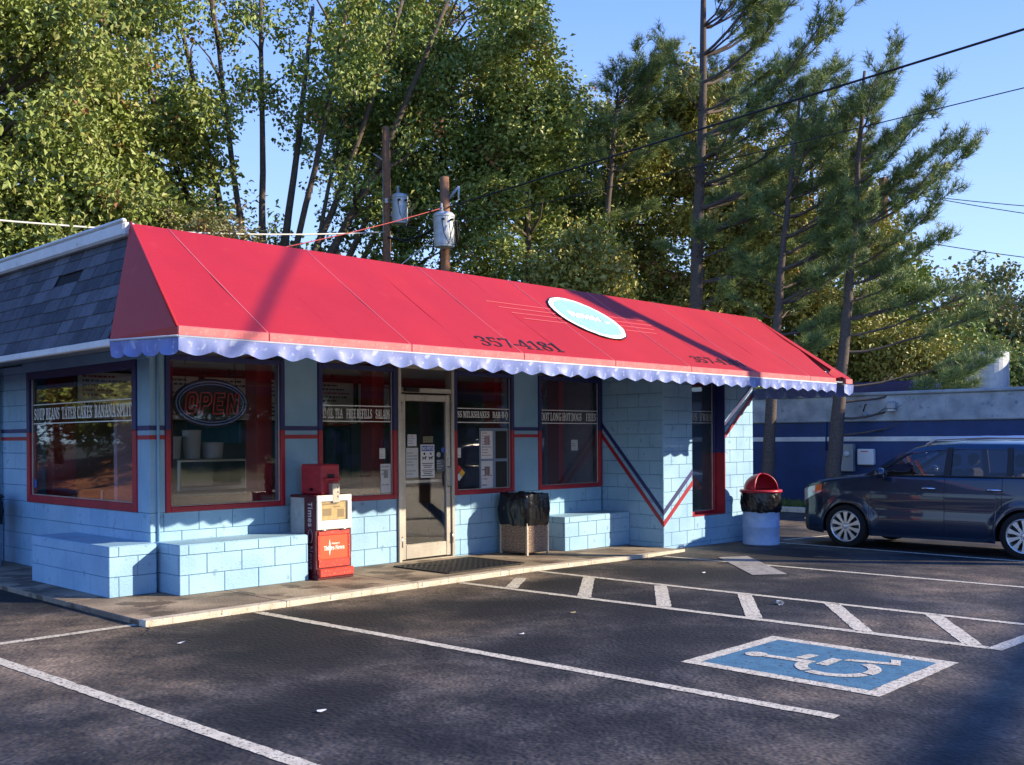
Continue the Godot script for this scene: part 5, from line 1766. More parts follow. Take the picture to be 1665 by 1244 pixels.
# ---------------------------------------------------------------- poles and cables
func cable(called: String, label: String, a: Vector3, b: Vector3, sag: float, r: float, m: Material, group := ""):
	var pts := []
	for k in 17:
		var t := k / 16.0
		pts.append(a.lerp(b, t) + Vector3.DOWN * sag * 4.0 * t * (1.0 - t))
	single(called, label, "cable", tube(pts, r, 6), m, Vector3.ZERO, group)

func wood_pole(label: String, at: Vector3, h: float, r: float) -> Node3D:
	var p := thing("utility_pole", label, "utility pole", at)
	var pts := []
	var rr := []
	for k in 9:
		pts.append(Vector3(0.02 * sin(k * 1.3), h * k / 8.0, 0.02 * cos(k * 1.7)))
		rr.append(lerp(r * 1.25, r, k / 8.0))
	part("shaft", tube(pts, rr, 14), M.pole_wood, p)
	return p

func transformer(p: Node3D, off: Vector3, r: float, h: float):
	var prof := [[0.0, 0.0], [r * 0.92, 0.0], [r * 0.94, 0.05], [r * 0.98, 0.06], [r, h - 0.1], [r * 1.05, h - 0.08], [r * 1.05, h - 0.03], [r * 0.85, h + 0.02], [0.0, h + 0.05]]
	var t := part("transformer", lathe(prof, 24), M.can_grey, p, off)
	part("bushing", lathe([[0.0, 0.0], [0.04, 0.0], [0.055, 0.04], [0.035, 0.06], [0.05, 0.1], [0.03, 0.13], [0.035, 0.2], [0.0, 0.22]], 12), M.grey_box, t, Vector3(-r * 0.5, h + 0.02, 0.05))
	for k in 3:
		var a := -0.9 + k * 0.9
		part("terminal", lathe([[0.0, 0.0], [0.03, 0.0], [0.025, 0.08], [0.0, 0.09]], 10), M.black, t, Vector3(r * sin(a), h * 0.78, r * cos(a)), Basis(Vector3.RIGHT, PI / 2))
		part("lead", tube([Vector3((r + 0.06) * sin(a), h * 0.78, (r + 0.06) * cos(a)), Vector3((r + 0.1) * sin(a + 0.2), h * 0.3, (r + 0.1) * cos(a + 0.2)), Vector3((r + 0.1) * sin(a + 0.5), h * 0.05, (r + 0.09) * cos(a + 0.5)), Vector3((r + 0.14) * sin(a + 0.9), h * 0.7, (r + 0.12) * cos(a + 0.9))], 0.011, 5), M.cable, t)
	for y in [h * 0.3, h * 0.75]:
		var d := -Vector3(off.x, 0, off.z)
		part("bracket", tube([Vector3(0, y, 0), Vector3(0, y, 0) + d], 0.03, 6), M.grey_box, t)

func build_poles():
	var rt := Vector3(0.695, 0, 0.719)
	var to_lot := Vector3(-0.719, 0, 0.695)
	var p1 := wood_pole("tall brown utility pole with a pale transformer on its right", Vector3(12.8, terrain_y(12.8, -11.9) - 0.2, -11.9), 10.06 - terrain_y(12.8, -11.9) + 0.2, 0.105)
	var by := p1.position.y
	transformer(p1, rt * 0.37 + Vector3(0, 7.42 - by, 0), 0.22, 0.78)
	part("insulator", lathe([[0.0, 0.0], [0.03, 0.0], [0.06, 0.05], [0.03, 0.07], [0.05, 0.12], [0.0, 0.14]], 12), M.white_plastic, p1, Vector3(-0.1, 7.95 - by, 0.12))
	part("riser", tube([rt * -0.11 + Vector3(0, 3.0 - by, 0.05), rt * -0.11 + Vector3(0, 9.5 - by, 0.05)], 0.02, 6), M.can_grey, p1)
	part("insulator_arm", tube([Vector3(0, 9.1 - by, 0), rt * -0.35 + Vector3(0, 9.35 - by, 0)], 0.02, 6), M.can_grey, p1)
	var p2 := wood_pole("short brown utility pole with a streaked transformer on its face", Vector3(11.9, terrain_y(11.9, -8.55) - 0.2, -8.55), 7.92 - terrain_y(11.9, -8.55) + 0.2, 0.11)
	by = p2.position.y
	transformer(p2, to_lot * 0.37 + Vector3(0, 6.15 - by, 0), 0.25, 0.8)
	part("cutout", tube([rt * 0.1 + Vector3(0, 7.4 - by, 0), rt * 0.35 + Vector3(0, 7.7 - by, 0)], 0.035, 8), M.grey_box, p2)
	part("cutout", tube([rt * 0.35 + Vector3(0, 7.7 - by, 0), rt * 0.3 + Vector3(0, 7.4 - by, 0.05)], 0.025, 8), M.can_grey, p2)
	var ring := []
	for k in 29:
		var t := TAU * k / 24
		ring.append(rt * 0.30 * cos(t) + Vector3.UP * 0.2 * sin(t) + to_lot * 0.02 * k / 10.0)
	var coil := single("cable_coil", "coil of spare black cable hanging between the two utility poles", "cable", tube(ring, 0.018, 6), M.cable, Vector3(12.3, 6.85, -10.4))
	cable("overhead_cable", "thick black overhead cable rising past the pines from the short pole", Vector3(11.92, 7.18, -8.5), Vector3(11.82, 7.81, 5.48), 0.0, 0.02, M.cable)
	cable("overhead_cable", "thin black overhead wire below the thick one past the pines", Vector3(11.95, 6.75, -8.5), Vector3(17.17, 8.59, 4.04), 0.02, 0.011, M.cable)
	cable("overhead_cable", "faded red cable sloping from the short pole down behind the awning", Vector3(11.85, 7.18, -8.5), Vector3(6.75, 5.45, -8.15), 0.05, 0.011, M.cable_red)
	cable("overhead_cable", "pale cable running level from the tall pole behind the roof", Vector3(12.75, 7.19, -11.9), Vector3(-10.0, 5.9, -10.1), 0.75, 0.022, M.cable_pale)
	cable("overhead_cable", "black cable bundle linking the tall and the short utility pole", Vector3(12.8, 7.05, -11.85), Vector3(11.95, 6.95, -8.5), 0.25, 0.03, M.cable)
	cable("guy_wire", "pale guy wire slanting down left of the streaked transformer", Vector3(11.85, 6.6, -8.6), Vector3(8.3, 3.3, -10.3), 0.0, 0.014, M.cable_pale)
	var pf := wood_pole("distant dark utility pole standing beyond the pines", Vector3(33.9, 0.0, -7.35), 11.6, 0.17)
	part("crossarm", box(Vector3(0.12, 0.12, 2.2), 0.01), M.pole_wood, pf, Vector3(0, 11.0, 0))
	for k in 3:
		cable("overhead_cable", ["upper distant power line right of the pines", "second distant power line right of the pines", "lowest distant power line right of the pines"][k], Vector3(33.9, [11.1, 11.0, 9.05][k], -7.3 + 0.5 * k), Vector3(40.4, [9.2, 8.3, 7.0][k], 5.2), 0.3, 0.016, M.cable, "distant power lines")
	# out of view on the sunny side: the pole whose shadow crosses the awning, and cables added as shadow casters
	var ps := wood_pole("utility pole at the road side of the lot whose shadow crosses the awning", Vector3(13.5, -0.3, 11.15), 12.9, 0.13)
	transformer(ps, Vector3(-0.4, 8.5, -0.1), 0.24, 0.8)
	part("crossarm", box(Vector3(1.6, 0.1, 0.1), 0.01), M.pole_wood, ps, Vector3(0, 11.4, 0))
	cable("guy_wire", "unseen guy cable added from the road side pole to the lot edge to shade the awning", Vector3(13.5, 12.24, 11.15), Vector3(-3.8, -0.05, 16.2), 0.0, 0.032, M.cable)  # added out of view, route and girth set to cast the thin awning shadow
	for k in 2:
		wood_pole(["road pole beside the far end of the lot", "road pole near the side lot"][k], [Vector3(42.0, -0.3, 17.8), Vector3(-22.0, -0.3, 28.7)][k], 9.5, 0.14)
	cable("overhead_cable", "thick unseen cable added between the road poles to cast a shadow on the lot", Vector3(-22.0, 8.3, 28.7), Vector3(42.0, 8.3, 17.8), 0.3, 0.11, M.cable)  # added out of view to cast the broad soft shadow on the asphalt

# ---------------------------------------------------------------- trees
var clumps := {}

func leaf_clump(seed_: int, n := 14, size := 0.15, spread := 0.3) -> ArrayMesh:
	var key := "%d_%d_%.2f_%.2f" % [seed_, n, size, spread]
	if clumps.has(key):
		return clumps[key]
	var r := RandomNumberGenerator.new()
	r.seed = seed_
	var st := begin()
	for k in n:
		var c := Vector3(r.randfn(), r.randfn(), r.randfn()) * spread * 0.5
		var d := Vector3(r.randf_range(-1, 1), r.randf_range(-0.9, 0.35), r.randf_range(-1, 1)).normalized()
		var s := d.cross(Vector3(r.randf_range(-0.5, 0.5), 1, r.randf_range(-0.5, 0.5))).normalized()
		var u := s.cross(d).normalized()
		var l := size * r.randf_range(0.75, 1.25)
		var w := l * 0.34
		var tip := c + d * l - u * l * 0.12
		var mid := c + d * l * 0.45
		var e1 := mid + s * w + u * w * 0.35
		var e2 := mid - s * w + u * w * 0.35
		tri(st, c, e1, tip, u)
		tri(st, c, tip, e2, u)
	clumps[key] = done(st)
	return clumps[key]

func needle_tuft(seed_: int) -> ArrayMesh:
	var key := "n%d" % seed_
	if clumps.has(key):
		return clumps[key]
	var r := RandomNumberGenerator.new()
	r.seed = seed_
	var st := begin()
	for k in 30:
		var a := r.randf() * TAU
		var d := Vector3(cos(a) * r.randf_range(0.25, 0.95), r.randf_range(0.15, 1.0), sin(a) * r.randf_range(0.25, 0.95)).normalized()
		var s := d.cross(Vector3(r.randf() - 0.5, r.randf() - 0.5, r.randf() - 0.5)).normalized() * 0.0055
		var b := Vector3(0, r.randf_range(-0.12, 0.06), 0)
		tri(st, b - s, b + s, b + d * r.randf_range(0.13, 0.2), d.cross(s))
	clumps[key] = done(st)
	return clumps[key]

# leaf colour of each kind, and of its odd turning or young leaves
const PAL := {
	"vine": [Color(0.25, 0.31, 0.075), Color(0.30, 0.31, 0.09)],
	"maple": [Color(0.22, 0.29, 0.065), Color(0.28, 0.29, 0.07)],
	"oak": [Color(0.21, 0.27, 0.065), Color(0.26, 0.27, 0.07)],
	"hickory": [Color(0.30, 0.30, 0.07), Color(0.38, 0.31, 0.08)],
	"dry": [Color(0.25, 0.25, 0.10), Color(0.30, 0.22, 0.12)],
	"olive": [Color(0.18, 0.20, 0.07), Color(0.22, 0.21, 0.07)],
}

# stems: list of [points (offsets from the base), radius at the foot, radius at the top]
# lobes: list of [centre, radii, number of boughs]
func tree(called: String, label: String, group: String, base: Vector3, stems: Array, lobes: Array, pal: String, seed_: int, opt := {}):
	var t := thing(called, label, opt.get("category", "tree"), base, 0.0, group)
	var r := RandomNumberGenerator.new()
	r.seed = seed_
	var br: float = opt.get("bough", 1.15)
	var per: int = int(opt.get("per", 85) * 1.45)
	var ls: float = opt.get("leaf", 1.0)
	var colors: Array = PAL[pal]
	var fn := FastNoiseLite.new()
	fn.seed = seed_
	fn.frequency = 0.35
	var trunk := begin(true)
	var nodes := []
	for s in stems:
		var pts: Array = s[0]
		var fine := []
		var rad := []
		var m := pts.size() - 1
		for i in m:
			for q in 5:
				var f := (i + q / 5.0) / m
				var p: Vector3 = pts[i].cubic_interpolate(pts[i + 1], pts[max(i - 1, 0)], pts[min(i + 2, m)], q / 5.0)
				fine.append(p + Vector3(r.randf() - 0.5, 0, r.randf() - 0.5) * s[1] * 0.25)
				rad.append(lerp(s[1], s[2], pow(f, 0.8)))
		fine.append(pts[m])
		rad.append(s[2])
		add_tube(trunk, fine, rad, 9)
		for i in range(int(fine.size() * opt.get("limb_from", 0.35)), fine.size()):
			nodes.append([fine[i], rad[i]])
	var xf := []
	var cols := []
	for lb in lobes:
		for k in lb[2]:
			var v := Vector3(r.randfn(), r.randfn(), r.randfn()).normalized() * pow(r.randf(), 0.42)
			var c: Vector3 = lb[0] + v * lb[1]
			var rad := br * r.randf_range(0.65, 1.3)
			# limb from the nearest lower trunk point
			if nodes.size() > 0 and r.randf() < opt.get("limbs", 0.4):
				var best = null
				var bd := 1e9
				for nd in nodes:
					var q: Vector3 = nd[0]
					var dd: float = q.distance_to(c) + max(0.0, q.y - c.y + 0.6) * 3.0
					if dd < bd:
						bd = dd
						best = nd
				var a: Vector3 = best[0]
				if a.distance_to(c) > 0.4:
					var mid := a.lerp(c, 0.5) + Vector3(r.randf() - 0.5, r.randf() * 0.5, r.randf() - 0.5) * 0.25 * a.distance_to(c)
					var r0: float = min(best[1] * 0.6, 0.03 + 0.018 * a.distance_to(c))
					var q1 := a.lerp(mid, 0.5) + Vector3(r.randf() - 0.5, 0, r.randf() - 0.5) * 0.1
					add_tube(trunk, [a, q1, mid, mid.lerp(c, 0.55), c], [r0, r0 * 0.8, r0 * 0.6, r0 * 0.45, r0 * 0.2], 6)
			for i in per:
				var d := Vector3(r.randfn(), r.randfn() * 0.8, r.randfn()).normalized() * pow(r.randf(), 0.5)
				var p := c + d * rad
				p.y -= 0.12 * d.x * d.x * rad
				if fn.get_noise_3dv(p * 3.2) < -0.2 or fn.get_noise_3dv(p * 1.35 + Vector3(40, 0, 0)) < opt.get("gap", -0.12) + 0.08:
					continue
				var b := Basis(Vector3(r.randf() - 0.5, r.randf() * 2.0, r.randf() - 0.5).normalized(), r.randf() * TAU).scaled(Vector3.ONE * ls * r.randf_range(0.75, 1.25))
				xf.append(Transform3D(b, p))
				var col: Color = colors[0]
				if r.randf() < opt.get("accent", 0.16):
					col = colors[1]
				if r.randf() < opt.get("turn", 0.02):
					col = Color(0.34, 0.16, 0.06)
				cols.append(col * r.randf_range(0.88, 1.12))
	if stems.size() > 0:
		part("trunk", done(trunk), opt.get("bark", M.bark), t)
	var mm := MultiMesh.new()
	mm.transform_format = MultiMesh.TRANSFORM_3D
	mm.use_colors = true
	mm.mesh = leaf_clump(500 + seed_ % 4)
	mm.instance_count = xf.size()
	for i in xf.size():
		mm.set_instance_transform(i, xf[i])
		var cc: Color = cols[i]
		cc.a = 1.0
		mm.set_instance_color(i, cc)
	var o := MultiMeshInstance3D.new()
	o.name = "crown"
	o.multimesh = mm
	o.material_override = M.leaf
	o.set_meta("kind", "stuff")
	t.add_child(o, true)

# a pine whose boughs sweep out and up mostly towards `sweep`
func pine(label: String, base: Vector3, pts: Array, r0: float, h: float, from: float, reach: float, sweep: Vector3, n: int, seed_: int, opt := {}):
	var t := thing("pine_tree", label, "tree", base, 0.0, "pines behind the diner")
	var r := RandomNumberGenerator.new()
	r.seed = seed_
	var st := begin(true)
	var fine := []
	var rad := []
	for i in 25:
		var f := i / 24.0
		var k := f * (pts.size() - 1)
		var i0 := int(min(floor(k), pts.size() - 2))
		var p: Vector3 = pts[i0].lerp(pts[i0 + 1], k - i0)
		fine.append(p + Vector3(r.randf() - 0.5, 0, r.randf() - 0.5) * 0.04)
		rad.append(lerp(r0, r0 * 0.16, f))
	add_tube(st, fine, rad, 10)
	var tufts := []
	for b in n:
		var f: float = lerp(from, 0.99, pow((b + r.randf()) / n, 0.9))
		var k := f * 24.0
		var p: Vector3 = fine[int(k)]
		var away := Vector3(r.randf_range(-1, 1), 0, r.randf_range(-1, 1)).normalized()
		var dir: Vector3 = (away * opt.get("round", 0.55) + sweep * r.randf_range(0.1, 1.0)).normalized()
		var along: float = 0.5 + 0.5 * dir.dot(sweep)
		var rel := (f - from) / (1.0 - from)
		var ln: float = reach * (0.35 + 0.65 * along) * r.randf_range(0.55, 1.1) * (sin(PI * clamp(0.18 + rel * 0.80, 0.0, 1.0)) * 0.75 + 0.25)
		var rise: float = lerp(0.25, 1.05, rel) + r.randf_range(-0.12, 0.18)
		bough(st, tufts, p, dir, ln, rise, rad[int(k)], r, opt.get("dense", 1.0), 0.3)
	for e in opt.get("bare", []):
		var p: Vector3 = fine[int(e[0] * 24.0)]
		bough(st, tufts, p, (sweep + Vector3(r.randf() - 0.5, 0, r.randf() - 0.5) * 0.3).normalized(), e[1], e[2], 0.07, r, e[3], 0.45)
	part("trunk", done(st), M.bark_pine, t)
	var mm := MultiMesh.new()
	mm.transform_format = MultiMesh.TRANSFORM_3D
	mm.use_colors = true
	mm.mesh = needle_tuft(3)
	mm.instance_count = tufts.size()
	for i in tufts.size():
		mm.set_instance_transform(i, tufts[i])
		mm.set_instance_color(i, Color(0.12, 0.185, 0.055).lerp(Color(0.25, 0.31, 0.08), r.randf()) * r.randf_range(0.75, 1.2))
	var o := MultiMeshInstance3D.new()
	o.name = "crown"
	o.multimesh = mm
	o.material_override = M.needle
	o.set_meta("kind", "stuff")
	t.add_child(o, true)

func bough(st: SurfaceTool, tufts: Array, p: Vector3, dir: Vector3, ln: float, rise: float, r0: float, r: RandomNumberGenerator, dense: float, tuft_from: float):
	var pts := []
	var rad := []
	var rb: float = min(r0 * 0.5, 0.012 + 0.011 * ln)
	for i in 9:
		var f := i / 8.0
		pts.append(p + dir * ln * f + Vector3.UP * ln * rise * pow(f, 1.5) + Vector3(r.randf() - 0.5, r.randf() - 0.5, r.randf() - 0.5) * 0.05)
		rad.append(lerp(rb, 0.006, f))
	add_tube(st, pts, rad, 5, false)
	var nt := int(ln * 9.0)
	for k in nt:
		var f := r.randf_range(tuft_from * 0.6, 1.0)
		var i0 := int(min(floor(f * 8.0), 7))
		var q: Vector3 = pts[i0].lerp(pts[i0 + 1], f * 8.0 - i0)
		var d: Vector3 = (pts[i0 + 1] - pts[i0]).normalized()
		var side := d.cross(Vector3.UP).normalized() * (1.0 if r.randf() < 0.5 else -1.0)
		var tw := (d * 0.8 + side * r.randf_range(0.2, 1.0) + Vector3.UP * r.randf_range(-0.1, 0.5)).normalized()
		var tl: float = (0.25 + 0.5 * r.randf()) * (0.5 + 0.5 * (1.0 - abs(f - 0.6)))
		add_tube(st, [q, q + tw * tl], [0.008, 0.004], 4, false)
		if f < tuft_from or r.randf() > dense:
			continue
		var m := 3 + int(tl * 5.0)
		for j in m:
			var c: Vector3 = q + tw * tl * (0.3 + 0.8 * r.randf()) + Vector3(r.randfn(), r.randfn(), r.randfn()) * 0.055
			var y := (tw + Vector3(r.randf() - 0.5, r.randf() * 0.5, r.randf() - 0.5) * 0.9).normalized()
			var x := y.cross(Vector3(r.randf(), 0.3, r.randf())).normalized()
			tufts.append(Transform3D(Basis(x, y, x.cross(y)).scaled(Vector3.ONE * r.randf_range(0.85, 1.35)), c))

func on(x: float, z: float) -> Vector3:
	return Vector3(x, terrain_y(x, z) - 0.1, z)

func straight(h: float, lean := Vector3.ZERO) -> Array:
	return [Vector3.ZERO, Vector3(0.1, h * 0.35, -0.1) + lean * 0.35, Vector3(-0.1, h * 0.7, 0.1) + lean * 0.7, Vector3(0, h, 0) + lean]

func build_trees():
	var wood := "leafy trees on the slope behind the diner"
	# the vine-hung mass at the left
	tree("vine_covered_tree", "tall tree hung with bright vines left of the gutter", wood, on(3.4, -14.6), [[straight(15.0), 0.3, 0.06], [[Vector3(0.3, 0, 0.2), Vector3(-0.4, 5, 0.6), Vector3(-1.2, 9, 0.6)], 0.2, 0.05]], [[Vector3(0, 6.5, 1.2), Vector3(2.4, 4.0, 1.6), 34], [Vector3(0.3, 11.5, 0.6), Vector3(2.8, 3.6, 2.2), 34], [Vector3(1.6, 5.0, 1.9), Vector3(1.5, 2.6, 1.0), 14], [Vector3(-2.2, 5.0, 1.5), Vector3(1.6, 3.2, 1.4), 14]], "vine", 1001, {"bough": 1.0, "per": 100, "gap": -0.1, "accent": 0.22})
	tree("vine_covered_tree", "broad tree with pale vine curtains above the shingled slope", wood, on(7.0, -16.4), [[straight(15.5), 0.28, 0.06]], [[Vector3(0, 10.5, 0.4), Vector3(2.9, 4.6, 2.2), 44], [Vector3(-0.8, 5.5, 1.4), Vector3(1.7, 2.6, 1.2), 16], [Vector3(1.4, 6.3, 0.8), Vector3(1.3, 2.2, 1.2), 10]], "vine", 1002, {"bough": 1.0, "per": 95, "gap": -0.05, "accent": 0.2})
	tree("vine_thicket", "brownish vine thicket hanging over the near end of the awning ridge", wood, on(7.9, -12.6), [[straight(7.0), 0.14, 0.04]], [[Vector3(0, 6.0, 0), Vector3(1.2, 1.9, 1.0), 16], [Vector3(-0.4, 3.8, 0.3), Vector3(1.6, 1.5, 1.0), 12]], "dry", 1003, {"bough": 0.8, "per": 95, "leaf": 0.9, "turn": 0.06})
	# the fan of bare stems
	var fan := []
	for k in 9:
		var a := -0.62 + k * 0.155
		var rtv := Vector3(0.695, 0, 0.719)
		var dep := Vector3(-0.719, 0, 0.695) * (0.5 * sin(k * 2.3))
		fan.append([[Vector3(0.1 * sin(k), 0, 0.1 * cos(k)), rtv * a * 0.9 + Vector3(0, 4.6, 0) + dep * 0.3, rtv * a * 5.0 + Vector3(0, 9.5, 0) + dep, rtv * a * 8.5 + Vector3(0, 14.5, 0) + dep * 1.5], 0.15 + 0.03 * (k % 3), 0.05])
	tree("fan_stemmed_tree", "many stemmed tree fanning out against the sky behind the ridge", wood, on(11.1, -15.3), fan, [[Vector3(-1.0, 12.8, -0.4), Vector3(5.2, 2.6, 4.6), 52], [Vector3(-2.4, 8.2, -1.6), Vector3(1.6, 1.6, 1.4), 9], [Vector3(2.8, 9.0, 2.6), Vector3(1.8, 1.6, 1.6), 10], [Vector3(-0.4, 4.6, 0), Vector3(3.0, 1.9, 2.4), 30], [Vector3(-3.2, 8.5, -2.2), Vector3(1.8, 2.4, 1.6), 10]], "maple", 1004, {"bough": 0.95, "per": 80, "gap": 0.06, "bark": M.bark, "limbs": 0.6, "limb_from": 0.5})
	tree("leaning_tree", "pale forked tree leaning right beside the tall utility pole", wood, on(13.6, -16.6), [[[Vector3.ZERO, Vector3(0.3, 5, 0.2), Vector3(1.2, 8.5, 1.2), Vector3(3.0, 12.5, 3.0)], 0.2, 0.05], [[Vector3(0.3, 4.6, 0.2), Vector3(0.2, 8, 0.2), Vector3(0.9, 12, 0.6)], 0.12, 0.04], [[Vector3(0.5, 6.0, 0.5), Vector3(1.6, 9.0, 1.8), Vector3(2.2, 13.5, 2.0)], 0.11, 0.04]], [[Vector3(2.0, 12.5, 2.0), Vector3(3.0, 3.0, 3.0), 34], [Vector3(0.8, 4.9, 1.2), Vector3(2.4, 2.0, 2.0), 22], [Vector3(2.8, 8.8, 2.4), Vector3(1.3, 1.2, 1.3), 6]], "maple", 1005, {"bough": 0.95, "per": 80, "gap": 0.06, "bark": M.bark_pale, "limbs": 0.6})
	tree("broad_tree", "big dark crowned tree behind the short utility pole", wood, on(16.9, -14.0), [[straight(15.0), 0.3, 0.06], [[Vector3(0, 4, 0), Vector3(-1, 8, -1), Vector3(-2.4, 13, -2)], 0.15, 0.04]], [[Vector3(0, 13.4, 0), Vector3(3.8, 5.0, 3.4), 66], [Vector3(-0.2, 6.0, 0.6), Vector3(2.4, 2.6, 2.0), 22]], "maple", 1006, {"bough": 1.05, "per": 85, "gap": -0.05})
	tree("vine_covered_tree", "tree draped in pale green vines right of the transformers", wood, on(17.4, -10.9), [[straight(11.5), 0.22, 0.05]], [[Vector3(-0.6, 11.6, -0.6), Vector3(2.4, 3.4, 2.2), 36], [Vector3(0.2, 7.0, 0.5), Vector3(1.9, 2.6, 1.6), 22], [Vector3(1.0, 4.6, 1.0), Vector3(1.5, 1.8, 1.3), 12]], "vine", 1007, {"bough": 0.95, "per": 95, "gap": -0.08})
	tree("bushy_tree", "low yellow green bushy tree above the middle of the ridge", wood, on(17.0, -8.3), [[straight(6.5), 0.15, 0.04]], [[Vector3(0, 5.4, 0), Vector3(1.7, 2.6, 1.5), 24], [Vector3(0.6, 3.6, 0.4), Vector3(1.6, 1.5, 1.2), 10]], "hickory", 1008, {"bough": 0.9, "per": 90})
	tree("broad_tree", "round topped tree with golden leaf tips left of the tallest pine", wood, on(23.4, -12.6), [[straight(14.0), 0.3, 0.06]], [[Vector3(0, 11.2, 0), Vector3(3.3, 3.6, 3.0), 48], [Vector3(0, 6.2, 0.4), Vector3(2.8, 2.8, 2.4), 24]], "maple", 1009, {"bough": 1.1, "per": 85, "accent": 0.3, "turn": 0.04})
	tree("broad_tree", "golden green tree standing right behind the tallest pine", wood, on(23.2, -8.9), [[straight(13.5), 0.28, 0.06]], [[Vector3(0, 11.0, 0), Vector3(2.8, 3.4, 2.6), 40], [Vector3(0.2, 6.0, 0.4), Vector3(2.6, 2.8, 2.2), 24]], "hickory", 1010, {"bough": 1.05, "per": 85, "turn": 0.04})
	tree("broad_tree", "bright yellow green tree seen between the pine trunks", wood, on(25.5, -6.0), [[straight(11.0), 0.25, 0.05]], [[Vector3(0, 8.8, 0), Vector3(2.6, 3.6, 2.4), 34], [Vector3(0.4, 4.4, 0.2), Vector3(2.6, 2.4, 2.0), 22]], "hickory", 1011, {"bough": 1.05, "per": 85})
	tree("bushy_tree", "pale olive bushy tree over the blue building's parapet", wood, on(27.6, -4.0), [[straight(4.6), 0.16, 0.04]], [[Vector3(0, 4.2, 0), Vector3(2.2, 1.5, 2.0), 22], [Vector3(1.4, 3.6, 1.4), Vector3(1.9, 1.1, 1.6), 14]], "hickory", 1012, {"bough": 0.9, "per": 90})
	tree("bushy_tree", "low olive bushy tree left of the pale roof tank", wood, on(28.2, -0.6), [[straight(3.6), 0.14, 0.04]], [[Vector3(0, 3.6, 0), Vector3(1.9, 1.1, 1.6), 18]], "vine", 1013, {"bough": 0.8, "per": 90})
	# undergrowth along the foot of the slope
	var ug := [[1.0, -11.6, "maple"], [4.8, -11.4, "vine"], [9.6, -12.4, "oak"], [11.8, -11.6, "oak"], [14.6, -10.4, "oak"], [16.2, -6.6, "maple"], [19.2, -6.4, "oak"], [21.0, -4.6, "maple"]]
	var ul := ["shrub at the foot of the vine hung tree", "bright shrub behind the white gutter", "dark shrub below the fan of stems", "dark shrub left of the tall utility pole", "dark shrub right of the short utility pole", "shrub under the low bushy tree", "dark shrub behind the tallest pine's foot", "shrub between the pine trunks"]
	for k in ug.size():
		var e: Array = ug[k]
		tree("shrub", ul[k], "shrubs along the foot of the slope", on(e[0], e[1]), [[straight(2.6), 0.07, 0.03]], [[Vector3(0, 2.4, 0), Vector3(2.1, 2.0, 1.4), 24]], e[2], 1100 + k, {"bough": 0.85, "per": 85, "category": "shrub", "gap": -0.15})
	# trees further back
	var bk := [[2.0, -26.0, 17.0, "oak"], [9.5, -27.0, 16.0, "oak"], [17.0, -28.0, 9.0, "oak"], [21.0, -21.0, 18.0, "oak"], [27.5, -18.0, 15.0, "maple"], [31.0, -11.5, 13.0, "maple"], [34.0, -7.0, 8.5, "maple"], [-5.0, -23.0, 16.0, "maple"], [13.5, -25.0, 11.0, "oak"]]
	var bl := ["dark tree far back behind the left vines", "dark tree far back left of the fan of stems", "lower dark tree far back right of the fan of stems", "dark tree far back behind the big crowned tree", "tree far back behind the round topped tree", "tree far back behind the golden tree", "low tree far back behind the pines", "tree far back beyond the left edge of the roof", "low tree far back below the fan of stems"]
	for k in bk.size():
		var e: Array = bk[k]
		tree("broad_tree", bl[k], "trees further up the slope", on(e[0], e[1]), [[straight(e[2] * 0.85), 0.25, 0.06]], [[Vector3(0, e[2] * 0.66, 0), Vector3(4.0, e[2] * 0.34, 3.2), 40], [Vector3(0, e[2] * 0.28, 0.5), Vector3(3.2, e[2] * 0.2, 2.4), 18]], e[3], 1200 + k, {"bough": 1.4, "per": 70, "leaf": 1.4, "gap": 0.04})
	var hl := [[56.0, -17.0], [60.0, -12.0], [62.0, -6.5], [57.0, -3.0], [66.0, -1.0], [52.0, -11.5]]
	for k in hl.size():
		tree("hill_tree", ["dark tree at the left shoulder of the far hill", "tallest dark tree on the far hill", "olive tree on the far hill above the roof tank", "olive tree low on the far hill", "dark tree at the right end of the far hill", "small tree at the foot of the far hill"][k], "trees on the far hill", on(hl[k][0], hl[k][1]), [[straight(6.0), 0.3, 0.08]], [[Vector3(0, 4.6, 0), Vector3(3.6, 3.4, 3.2), 34]], "olive", 1300 + k, {"bough": 1.5, "per": 60, "leaf": 2.0})
	# pines
	var rt := Vector3(0.695, 0, 0.719)
	var up := Vector3.UP
	pine("tallest pine with a bare grey trunk rising above the ridge", Vector3(17.75, -0.4, -5.35), [Vector3.ZERO, rt * 0.1 + up * 5.4, rt * 0.3 + up * 10.5, rt * 0.42 + up * 16.5], 0.24, 16.5, 0.36, 4.6, rt, 56, 2001)
	pine("slender pine whose trunk rises behind the torn awning end", Vector3(17.3, -0.4, -2.95), [Vector3.ZERO, rt * 0.2 + up * 3.6, rt * 0.5 + up * 6.8, rt * 0.95 + up * 10.6], 0.17, 10.6, 0.36, 3.0, rt, 44, 2002)
	pine("front pine with long bare sweeping boughs in the grass strip", Vector3(17.5, -0.3, -1.35), [Vector3.ZERO, rt * 0.22 + up * 3.0, rt * 0.55 + up * 6.2, rt * 0.85 + up * 10.4], 0.2, 10.4, 0.5, 2.7, rt, 30, 2003, {"bare": [[0.22, 2.6, 0.2, 0.9], [0.26, 3.0, 0.24, 0.9], [0.30, 3.4, 0.26, 0.8], [0.35, 3.8, 0.22, 0.4], [0.42, 3.7, 0.3, 0.5], [0.46, 3.0, 0.34, 0.12], [0.5, 2.8, 0.3, 0.1]]})
	pine("thin leaning pine behind the middle of the ridge", Vector3(18.9, -0.4, -9.9), [Vector3.ZERO, rt * 0.35 + up * 5.5, rt * 0.9 + up * 11.5, rt * 1.0 + up * 12.5], 0.15, 12.5, 0.5, 2.6, rt, 30, 2004)

